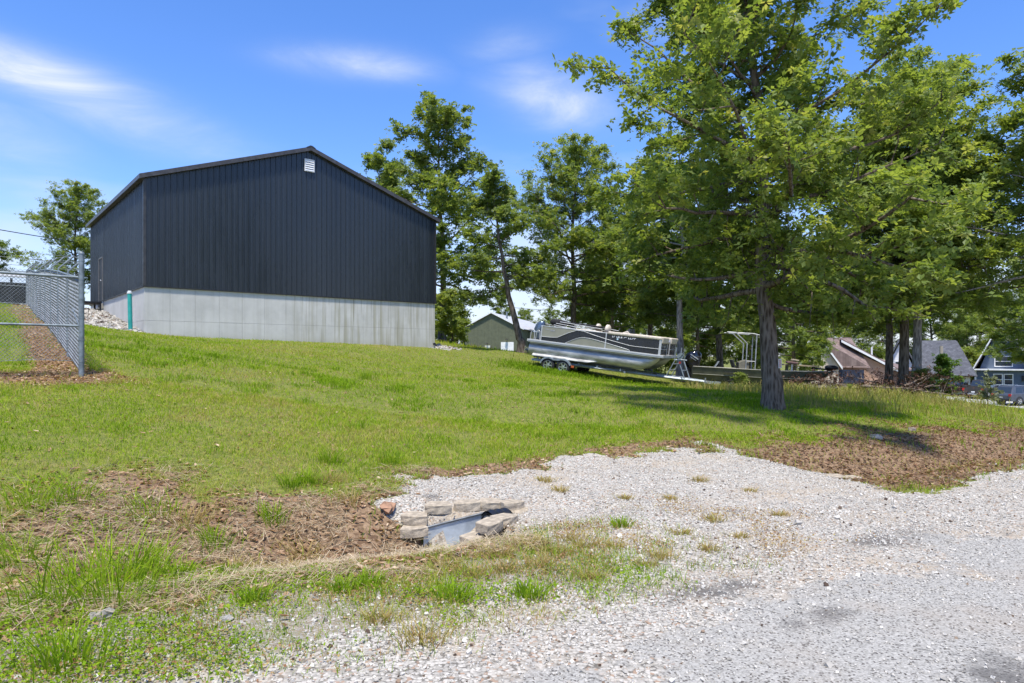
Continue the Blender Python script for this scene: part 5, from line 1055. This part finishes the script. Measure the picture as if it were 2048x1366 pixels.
# peach house with brown hipped roof
hx, hy = bx_(1612, 74); hz = -2.2
hb = thing('peach_house', 'peach walled house with steep mottled brown shingle roofs and white trim', 'house', (hx, hy, hz), (0, 0, R(-22)))
PEACH = mat('peach_siding', (.46, .29, .20), .8, 0, .08, 2, .2, 10, stretch=(.3, .3, 6)); BRSH = shingle('brown_shingle', (.17, .12, .105), (.27, .20, .175)); CRM = mat('cream_siding', (.50, .43, .33), .8, 0, .06, 2)
MB().prism([(-.2, 0, 0), (3.2, 0, 0), (3.2, 0, 2.9), (1.15, 0, 5.9), (-.2, 0, 3.6)], (0, 8, 0)).build('gable_wing', CRM, hb)
roof_slab([(-.75, -.4, 2.6), (1.15, -.4, 6.15), (1.15, 8, 6.15), (-.75, 8, 2.6)], .12, 'roof', BRSH, hb); roof_slab([(3.5, -.4, 2.6), (1.15, -.4, 6.15), (1.15, 8, 6.15), (3.5, 8, 2.6)], .12, 'roof', BRSH, hb)
for x0 in (-.78, 3.53): MB().prism([(x0, -.46, 2.5), (1.15, -.46, 6.08), (1.15, -.46, 6.36), (x0, -.46, 2.80)], (0, .06, 0)).build('rake_trim', WHITEP, hb)
window(hb, 1.1, 0, 3.6, .8, 1.2)
MB().prism([(2.4, 1.5, 0), (8.2, 1.5, 0), (8.2, 1.5, 2.7), (2.4, 1.5, 5.6)], (0, 7, 0)).build('wall', PEACH, hb)
roof_slab([(1.2, .2, 5.9), (3.6, .2, 2.75), (6.2, .2, 2.75), (4.6, 3.5, 6.0)], .12, 'front_roof', BRSH, hb)
roof_slab([(3.4, 1.0, 5.75), (8.9, 1.0, 2.5), (8.9, 9, 2.5), (3.4, 9, 5.75)], .12, 'roof', BRSH, hb); MB().prism([(3.5, .93, 5.45), (8.9, .93, 2.28), (8.9, .93, 2.52), (3.5, .93, 5.7)], (0, .06, 0)).build('rake_trim', WHITEP, hb)
MB().bb(8.05, 8.25, 1.38, 1.498, 0, 2.6).build('corner_trim', WHITEP, hb); MB().bb(8.2, 10.6, 2.2, 8, 0, 2.35).build('side_wing', mat('brown_wall', (.2, .14, .11), .8), hb); MB().bb(9.0, 10.0, 2.1, 2.19, 0, 2.1).build('side_door', mat('grey_door', (.4, .4, .42), .6), hb)
roof_slab([(8.0, .8, 2.62), (11.2, .8, 2.35), (11.2, 8.6, 2.35), (8.0, 8.6, 3.6)], .1, 'roof', BRSH, hb)
MB().tube([(6.6, 3, 3.6), (6.6, 3, 4.9)], .09, 8).build('vent_pipe', WHITEP, hb)
MB().bb(3.0, 5.6, .1, .2, 1.0, 2.5).build('tarp', mat('navy_tarp', (.02, .028, .055), .6, 0, .3, 3), hb)
# grey roofed house with cream wall
gx_, gy_ = bx_(1768, 80); gzz = -2.5
hg = thing('grey_roof_house', 'cream house under a very steep grey shingle roof', 'house', (gx_, gy_, gzz), (0, 0, R(-28)))
GRSH = shingle('grey_shingle', (.075, .078, .09), (.13, .135, .15)); CW_ = mat('cream_wall', (.62, .58, .47), .8, 0, .06, 2)
MB().bb(3.0, 8.4, 0, 6, 0, 2.2).build('wall', CW_, hg)
for k in range(6): MB().bb(3.35 + k * .85, 3.40 + k * .85, -.02, -.001, 0, 2.2).build('batten', CW_, hg)
roof_slab([(2.6, -.5, 2.0), (8.9, -.5, 2.0), (7.3, 3.2, 6.0), (3.4, 3.2, 6.0)], .14, 'roof', GRSH, hg); roof_slab([(8.9, -.5, 2.0), (8.9, 7, 2.0), (7.3, 3.2, 6.0)], .14, 'hip_roof', GRSH, hg); roof_slab([(2.6, 7, 2.0), (8.9, 7, 2.0), (7.3, 3.2, 6.0), (3.4, 3.2, 6.0)], .14, 'back_roof', GRSH, hg)
MB().prism([(-.1, -.2, 0), (3.3, -.2, 0), (3.3, -.2, 2.1), (1.7, -.2, 6.0), (-.1, -.2, 2.1)], (0, 6, 0)).build('gable_wing', WHITEP, hg)
roof_slab([(-.7, -.7, 1.3), (1.7, -.7, 6.3), (1.7, 6, 6.3), (-.7, 6, 1.3)], .12, 'gable_roof', GRSH, hg); roof_slab([(3.7, -.7, 1.9), (1.7, -.7, 6.3), (1.7, 6, 6.3), (3.7, 6, 1.9)], .12, 'gable_roof', GRSH, hg)
window(hg, 1.6, -.2, 2.3, .9, 1.3)
# blue house
bx0, by0 = bx_(1951, 82); bz0 = -2.9
hl = thing('blue_house', 'slate blue board and batten house with white trim and grey brown roof', 'house', (bx0, by0, bz0), (0, 0, R(-39)))
BLU = mat('blue_siding', (.10, .135, .19), .75, 0, .06, 2); TAUPE = shingle('taupe_shingle', (.17, .145, .13), (.25, .215, .195))
MB().bb(0, 5.4, 0, 7, 0, 3.0).build('wall', BLU, hl)
for k in range(14): MB().bb(.2 + k * .38, .25 + k * .38, -.025, -.001, 0, 2.95).build('batten', BLU, hl)
MB().prism([(.3, .6, 3.0), (5.1, .6, 3.0), (4.0, .6, 6.4), (1.6, .6, 6.4)], (0, 5, 0)).build('upper_wall', BLU, hl)
MB().bb(-.1, 5.5, -.6, .6, 3.0, 3.16).build('porch_roof_edge', WHITEP, hl)
roof_slab([(-.5, -.6, 2.4), (1.9, -.6, 7.2), (1.9, 8, 7.2), (-.5, 8, 2.4)], .14, 'roof', TAUPE, hl); roof_slab([(5.9, -.6, 2.9), (3.3, -.6, 7.4), (3.3, 8, 7.4), (5.9, 8, 2.9)], .14, 'roof', TAUPE, hl)
for p0, p1 in (((-.55, 2.3), (1.9, 7.2)), ((5.95, 2.7), (3.3, 7.4))): MB().prism([(p0[0], -.68, p0[1]), (p1[0], -.68, p1[1]), (p1[0], -.68, p1[1] + .3), (p0[0], -.68, p0[1] + .3)], (0, .07, 0)).build('rake_trim', WHITEP, hl)
for x_ in (.0, 5.4): MB().bb(x_ - .09, x_ + .09, -.06, -.002, 0, 3.0).build('corner_trim', WHITEP, hl)
window(hl, 2.2, 0, 1.35, .75, 1.15); window(hl, 3.2, 0, 1.35, .75, 1.15); window(hl, 2.7, .6, 3.5, 1.6, 1.1)
for x_ in (1.05, 4.55): MB().bb(x_ - .12, x_ + .12, -.18, -.03, 1.8, 2.4).build('porch_lamp', BLACKP, hl)
MB().bb(5.4, 12, 1.2, 7, 0, 2.6).build('garage_wall', mat('dark_garage', (.05, .05, .055), .8), hl); roof_slab([(5.6, -.3, 3.0), (13, -.3, 1.9), (13, 8, 1.9), (5.6, 8, 7.2)], .14, 'garage_roof', TAUPE, hl)
MB().prism([(5.7, -.36, 2.85), (13, -.36, 1.75), (13, -.36, 1.95), (5.7, -.36, 3.1)], (0, .06, 0)).build('rake_trim', WHITEP, hl)

# ------------------------------------------------------------------ far driveway, vehicles, bins, pole
DRIVE = mat('pale_asphalt', (.40, .39, .37), .9, 0, .15, 1.2, .2, 40)
cl = [(28, 75), (36, 73), (41, 71), (45, 68), (48, 63.5), (50, 58), (53, 50), (58, 40)]; hw2 = [3, 3, 3.6, 5, 6.0, 5.5, 4.5, 4.0]; b = MB(); vs = []; sub = []
for i in range(len(cl) - 1):
    for k in range(8):
        f = k / 8; sub.append((cl[i][0] * (1 - f) + cl[i + 1][0] * f, cl[i][1] * (1 - f) + cl[i + 1][1] * f, hw2[i] * (1 - f) + hw2[i + 1] * f))
for i, (x, y, w) in enumerate(sub):
    x2, y2, _ = sub[min(i + 1, len(sub) - 1)]; x1, y1, _ = sub[max(i - 1, 0)]; d = Vector((x2 - x1, y2 - y1, 0)).normalized(); nn = Vector((-d.y, d.x, 0))
    for k in range(9): p = Vector((x, y, 0)) + nn * w * (k / 4 - 1); vs.append((p.x, p.y, h1(p.x, p.y) + .05))
b.add(vs, [(9 * i + k, 9 * i + k + 1, 9 * i + k + 10, 9 * i + k + 9) for i in range(len(sub) - 1) for k in range(8)], True); o = b.build('far_driveway', DRIVE); o["kind"] = 'structure'

def car(name, label, cat, loc, yaw, paint, L, Wd, prof, glasshouse, wheel_x, wr, lights_x, extra=None, tailz=(.85, 1.1), side_windows=()):
    """prof: lower body outline in x,z; glasshouse: cab outline in x,z (bottom pair then top pair)"""
    c = thing(name, label, cat, loc, (0, 0, yaw), 'vehicles parked by the blue house'); hw_ = Wd / 2
    body = MB(); n = len(prof)
    rings = []
    for y, ins, dz in ((-hw_ + .0, .06, 0), (-hw_ + .05, .0, 0), (hw_ - .05, .0, 0), (hw_, .06, 0)):
        cx = L / 2; rings.append([Vector((cx + (x - cx) * (1 - ins / L * 1.5), y, z if z < .5 else z - ins * .6)) for x, z in prof])
    body.loft(rings, False); bo = body.build('body', paint, c, .03)
    (b0, zb0), (b1, zb1), (t1, zt1), (t0, zt0) = glasshouse; iy = .12; ty_ = .26
    g = MB(); A = [Vector((b0, -hw_ + .04, zb0)), Vector((b1, -hw_ + .04, zb1)), Vector((b1, hw_ - .04, zb1)), Vector((b0, hw_ - .04, zb0))]; B = [Vector((t0, -hw_ + ty_, zt0)), Vector((t1, -hw_ + ty_, zt1)), Vector((t1, hw_ - ty_, zt1)), Vector((t0, hw_ - ty_, zt0))]
    g.loft([A, B], False); go = g.build('cab', paint, c, .05)
    def onside(x, f, sg):   # a point on the cab side, f = 0 at the belt line, 1 at the roof
        y = -hw_ + .04 + (ty_ - .04) * f - .012; return Vector((x, y if sg < 0 else -y, zb0 + (zt0 - zb0) * f))
    for sg in (-1, 1):
        for x0, x1, s0, s1 in side_windows:
            w = MB().loft([[onside(x0, .14, sg), onside(x1, .14, sg), onside(x1 + s1, .86, sg), onside(x0 + s0, .86, sg)], [p + Vector((0, .015 * -sg, 0)) for p in (onside(x0, .14, sg), onside(x1, .14, sg), onside(x1 + s1, .86, sg), onside(x0 + s0, .86, sg))]], False).build('side_window', GLASS, go)
    for (xb, zb, xt, zt, dx) in ((b0, zb0, t0, zt0, -.012), (b1, zb1, t1, zt1, .012)):
        P = [Vector((xb + (xt - xb) * f + dx, yy, zb + (zt - zb) * f)) for f, yy in ((.15, -hw_ + .16), (.15, hw_ - .16), (.86, hw_ - ty_ - .05), (.86, -hw_ + ty_ + .05))]
        MB().loft([P, [p + Vector((-dx, 0, 0)) for p in P]], False).build('windscreen', GLASS, go)
    for x_ in wheel_x:
        for sg in (-1, 1):
            MB().tube([(x_, sg * (hw_ - .3), wr + .02), (x_, sg * (hw_ + .006), wr + .02)], wr * 1.16, 20).build('wheel_arch', BLACKP, c)
            o = wheel(c, (x_, sg * (hw_ - .09), wr), wr, .24, CHR, spokes=5); o.rotation_euler = (0, 0, 0 if sg < 0 else math.pi)
    RED = mat('tail_lens', (.45, .02, .02), .25)
    for sg in (-1, 1):
        MB().bb(-.015, .10, sg * (hw_ - .13) - .11, sg * (hw_ - .13) + .12, tailz[0], tailz[1]).build('tail_light', RED, c); MB().bb(L - .14, L + .01, sg * (hw_ - .2) - .16, sg * (hw_ - .2) + .16, .72, .9).build('headlight', WHITEP, c)
        MB().bb(b1 - .45, b1 - .25, sg * (hw_ + .08) - .1, sg * (hw_ + .08) + .1, zb1 + .02, zb1 + .18).build('mirror', BLACKP, c)
    MB().bb(-.1, .1, -hw_ + .08, hw_ - .08, .40, .60).build('rear_bumper', ALU if cat == 'truck' else BLACKP, c, .03); MB().bb(L - .08, L + .08, -hw_ + .08, hw_ - .08, .38, .58).build('front_bumper', BLACKP, c, .03)
    MB().bb(-.022, -.001, -.16, .16, .66, .78).build('number_plate', WHITEP, c)
    return c
def pickup_bed(c, L, Wd, paint, x0, x1, z):
    hw_ = Wd / 2; MB().bb(x0, x1, -hw_ + .02, -hw_ + .14, z - .02, z + .28).bb(x0, x1, hw_ - .14, hw_ - .02, z - .02, z + .28).bb(x0, x0 + .08, -hw_ + .141, hw_ - .141, z - .02, z + .27).build('bed_wall', paint, c, .02)
PK = [(0, .42), (5.7, .42), (5.75, .75), (5.6, 1.02), (4.15, 1.10), (0, 1.08)]
GH = ((1.75, 1.08), (4.2, 1.09), (3.45, 1.88), (2.0, 1.88))
SW = ((1.98, 2.85, .16, -.02), (2.95, 3.9, 0, -.52))
P1 = mat('black_car_paint', (.012, .013, .015), .35, .0, .1, 3, coat=.2); P2 = mat('grey_car_paint', (.05, .047, .047), .35, .1, .1, 3, coat=.2); P3 = mat('slate_car_paint', (.07, .08, .10), .35, .1, .1, 3, coat=.2)
def vpos(px, Z): x, y = bx_(px, Z); return (x, y, h1(x, y) + .055)
c1 = car('pickup_truck', 'black pickup truck parked farthest left behind the sapling', 'truck', vpos(1952, 77), R(176), P1, 5.75, 1.95, PK, GH, (1.15, 4.75), .40, 0, side_windows=SW); pickup_bed(c1, 5.75, 1.95, P1, .0, 1.74, 1.08)
c2 = car('pickup_truck', 'dark grey pickup truck with its tailgate towards the lot, between two vehicles', 'truck', vpos(1946, 69.5), R(38), P2, 5.75, 1.95, PK, GH, (1.15, 4.75), .40, 0, side_windows=SW); pickup_bed(c2, 5.75, 1.95, P2, .0, 1.74, 1.08)
SV = [(0, .40), (4.95, .40), (5.0, .7), (4.85, .98), (3.75, 1.08), (.12, 1.08), (0, .9)]; GS_ = ((.12, 1.07), (3.95, 1.08), (3.05, 1.74), (.55, 1.76))
c3 = car('suv', 'slate blue grey sport utility car cut off by the right edge', 'car', vpos(2002, 63.5), R(14), P3, 5.0, 1.95, SV, GS_, (1.0, 3.95), .38, 0, tailz=(.84, 1.06), side_windows=((.62, 1.45, .24, .04), (1.56, 2.5, 0, 0), (2.6, 3.5, 0, -.5)))
for sg in (-.75, .75): MB().tube([(.7, sg, 1.78), (.8, sg, 1.83), (2.8, sg, 1.82), (2.95, sg, 1.76)], .02, 6).build('roof_rack', ALU, c3)
BIN = mat('blue_plastic', (.02, .11, .36), .5, 0, .1, 3)
for i, (px, Z, lab) in enumerate(((1815, 60, 'blue plastic bin seen between the tree trunks'), (1842, 60, 'blue plastic bin right of the grey barked oak trunk'))):
    x, y = bx_(px, Z); bn = thing('trash_bin', lab, 'bin', (x, y, h1(x, y)), (0, 0, .2 * i), 'blue bins')
    MB().loft([[Vector((sx_ * w, sy_ * w, z)) for sx_, sy_ in ((-1, -1), (1, -1), (1, 1), (-1, 1))] for z, w in ((.05, .24), (1.0, .31), (1.03, .33))], False).build('body', BIN, bn); MB().prism([(-.35, -.36, 1.035), (.35, -.36, 1.035), (.35, .36, 1.12), (-.35, .36, 1.12)], (0, 0, .05)).build('lid', BIN, bn); 
    for s_ in (-.25, .25): MB().tube([(s_ - .03, .3, .1), (s_ + .03, .3, .1)], .1, 12).build('wheel', BLACKP, bn)
ux, uy = bx_(1882, 58); up = thing('utility_pole', 'pale wooden utility pole in front of the grey shingle roof', 'pole', (ux, uy, h1(ux, uy)))
MB().tube([(0, 0, -.5), (.02, 0, 2.5), (.03, 0, 5.1)], [.17, .15, .14], 10).build('pole', mat('weathered_pole', (.36, .32, .27), .9, 0, .2, 6, .3, 20, stretch=(8, 8, .5)), up); MB().tube([(.17, -.05, 0), (.17, -.05, 4.6)], .04, 6).build('conduit', GALV, up)
WIREB = mat('black_cable', (.02, .02, .02), .6)
def cable(p, q_, sag, lab, r=.02):
    pts = [Vector(p).lerp(Vector(q_), k / 14) - Vector((0, 0, sag * 4 * (k / 14) * (1 - k / 14))) for k in range(15)]
    tag(MB().tube(pts, r, 6).build('power_cable', WIREB), lab, 'cable', 'overhead cables')
cable(at(-120, 438, 42), at(420, 515, 70), .3, 'black overhead cable crossing the sky left of the black building', .03)
cable(at(760, 575, 75), at(1120, 622, 90), .4, 'thin overhead cable between trees right of the black building', .025)
# fence of dark rails near the trucks
x, y = bx_(1912, 88); dk = thing('wooden_deck', 'brown wooden deck rail between the grey roofed house and the blue house', 'deck', (x, y, h1(x, y)))
DW = mat('brown_deck_wood', (.12, .08, .06), .85)
for k in range(5): MB().bb(k * .6, k * .6 + .1, 0, .1, 0, 2.4).build('post', DW, dk)
for z_ in (.9, 1.3, 1.7, 2.3): MB().bb(-.1, 2.6, -.04, -.002, z_, z_ + .12).build('rail', DW, dk)

# ------------------------------------------------------------------ brush pile and roadside shrubs
bxp, byp = bx_(1740, 25.6); bp = thing('brush_pile', 'heap of cut branches with dead brown leaves below the oak clump', 'brush pile', (bxp, byp, h1(bxp, byp)))
q = random.Random(42); DEADW = bark('dead_wood', (.06, .04, .03), (.25, .2, .16)); tipsP = []
for k in range(30):
    a = q.uniform(-.5, .5) + (math.pi if q.random() < .4 else 0); s0 = Vector((q.uniform(-1.9, 2.2), q.uniform(-.7, .7), q.uniform(.0, .4))); L_ = q.uniform(.9, 2.1); d = Vector((math.cos(a), math.sin(a) * .7, q.uniform(-.12, .38))).normalized(); pts = [s0]; cur = s0
    for j in range(5): d = (d + Vector((q.uniform(-1, 1), q.uniform(-1, 1), q.uniform(-.9, .5))) * .25).normalized(); cur = cur + d * L_ / 5; cur.z = max(cur.z, .0); pts.append(cur.copy())
    r0 = q.uniform(.018, .055); b = MB().tube(pts, [r0 * (1 - .75 * j / 5) for j in range(6)], 6)
    for j in range(2, 5):
        tw = pts[j] + Vector((q.uniform(-.4, .4), q.uniform(-.3, .3), q.uniform(-.1, .45))); b.tube([pts[j], tw], [r0 * .35, r0 * .1], 4); tipsP.append(tw)
    b.build('branch', DEADW, bp); tipsP += pts[3:]
C = np.array([list(p) for p in tipsP]); n_ = 1500; C = C[rng.integers(0, len(C), n_)] + rng.normal(0, .15, (n_, 3)) * np.array((1.2, 1, .7)); C[:, 2] = np.maximum(C[:, 2], .03)
tv, tt = leaf_tuft(4, .085, .026, 4); DEADL = foliage('dead_brush_leaves', [(0, (.03, .014, .010)), (.6, (.075, .036, .024)), (1, (.16, .09, .055))], .12, spec=.2)
V, T, ti = scatter(tv, tt, C, rng.uniform(.6, 1.2, n_), rand_rot(n_), rng.random(n_)); np_mesh('dead_leaves', V, T, DEADL, bp, dict(tint=ti), 'stuff')
SHR = tree_mesh('shrub', 97, 1.5, .02, .1, .75, 16, .10, 500, spread=.12, leaf_mat=foliage('grey_green_leaves', [(0, (.09, .12, .05)), (1, (.26, .28, .16))], .3))
x, y = bx_(1975, 36); place_tree(SHR, 'shrub', 'thin grey green shrub standing in front of the parked dark grey pickup', x, y, .95, 0, cat='shrub', parts=('stem', 'foliage'))
for i, (px, Z, sc, lab) in enumerate(((1848, 27, .32, 'small bush at the right end of the brush pile'), (1700, 24.5, .11, 'weedy clump in front of the brush pile'), (1480, 27, .22, 'weedy clump below the olive boat'))):
    x, y = bx_(px, Z); place_tree(BUSH, 'bush', lab, x, y, sc, i * 1.3, 'bushes', cat='bush', parts=('stem', 'foliage'))
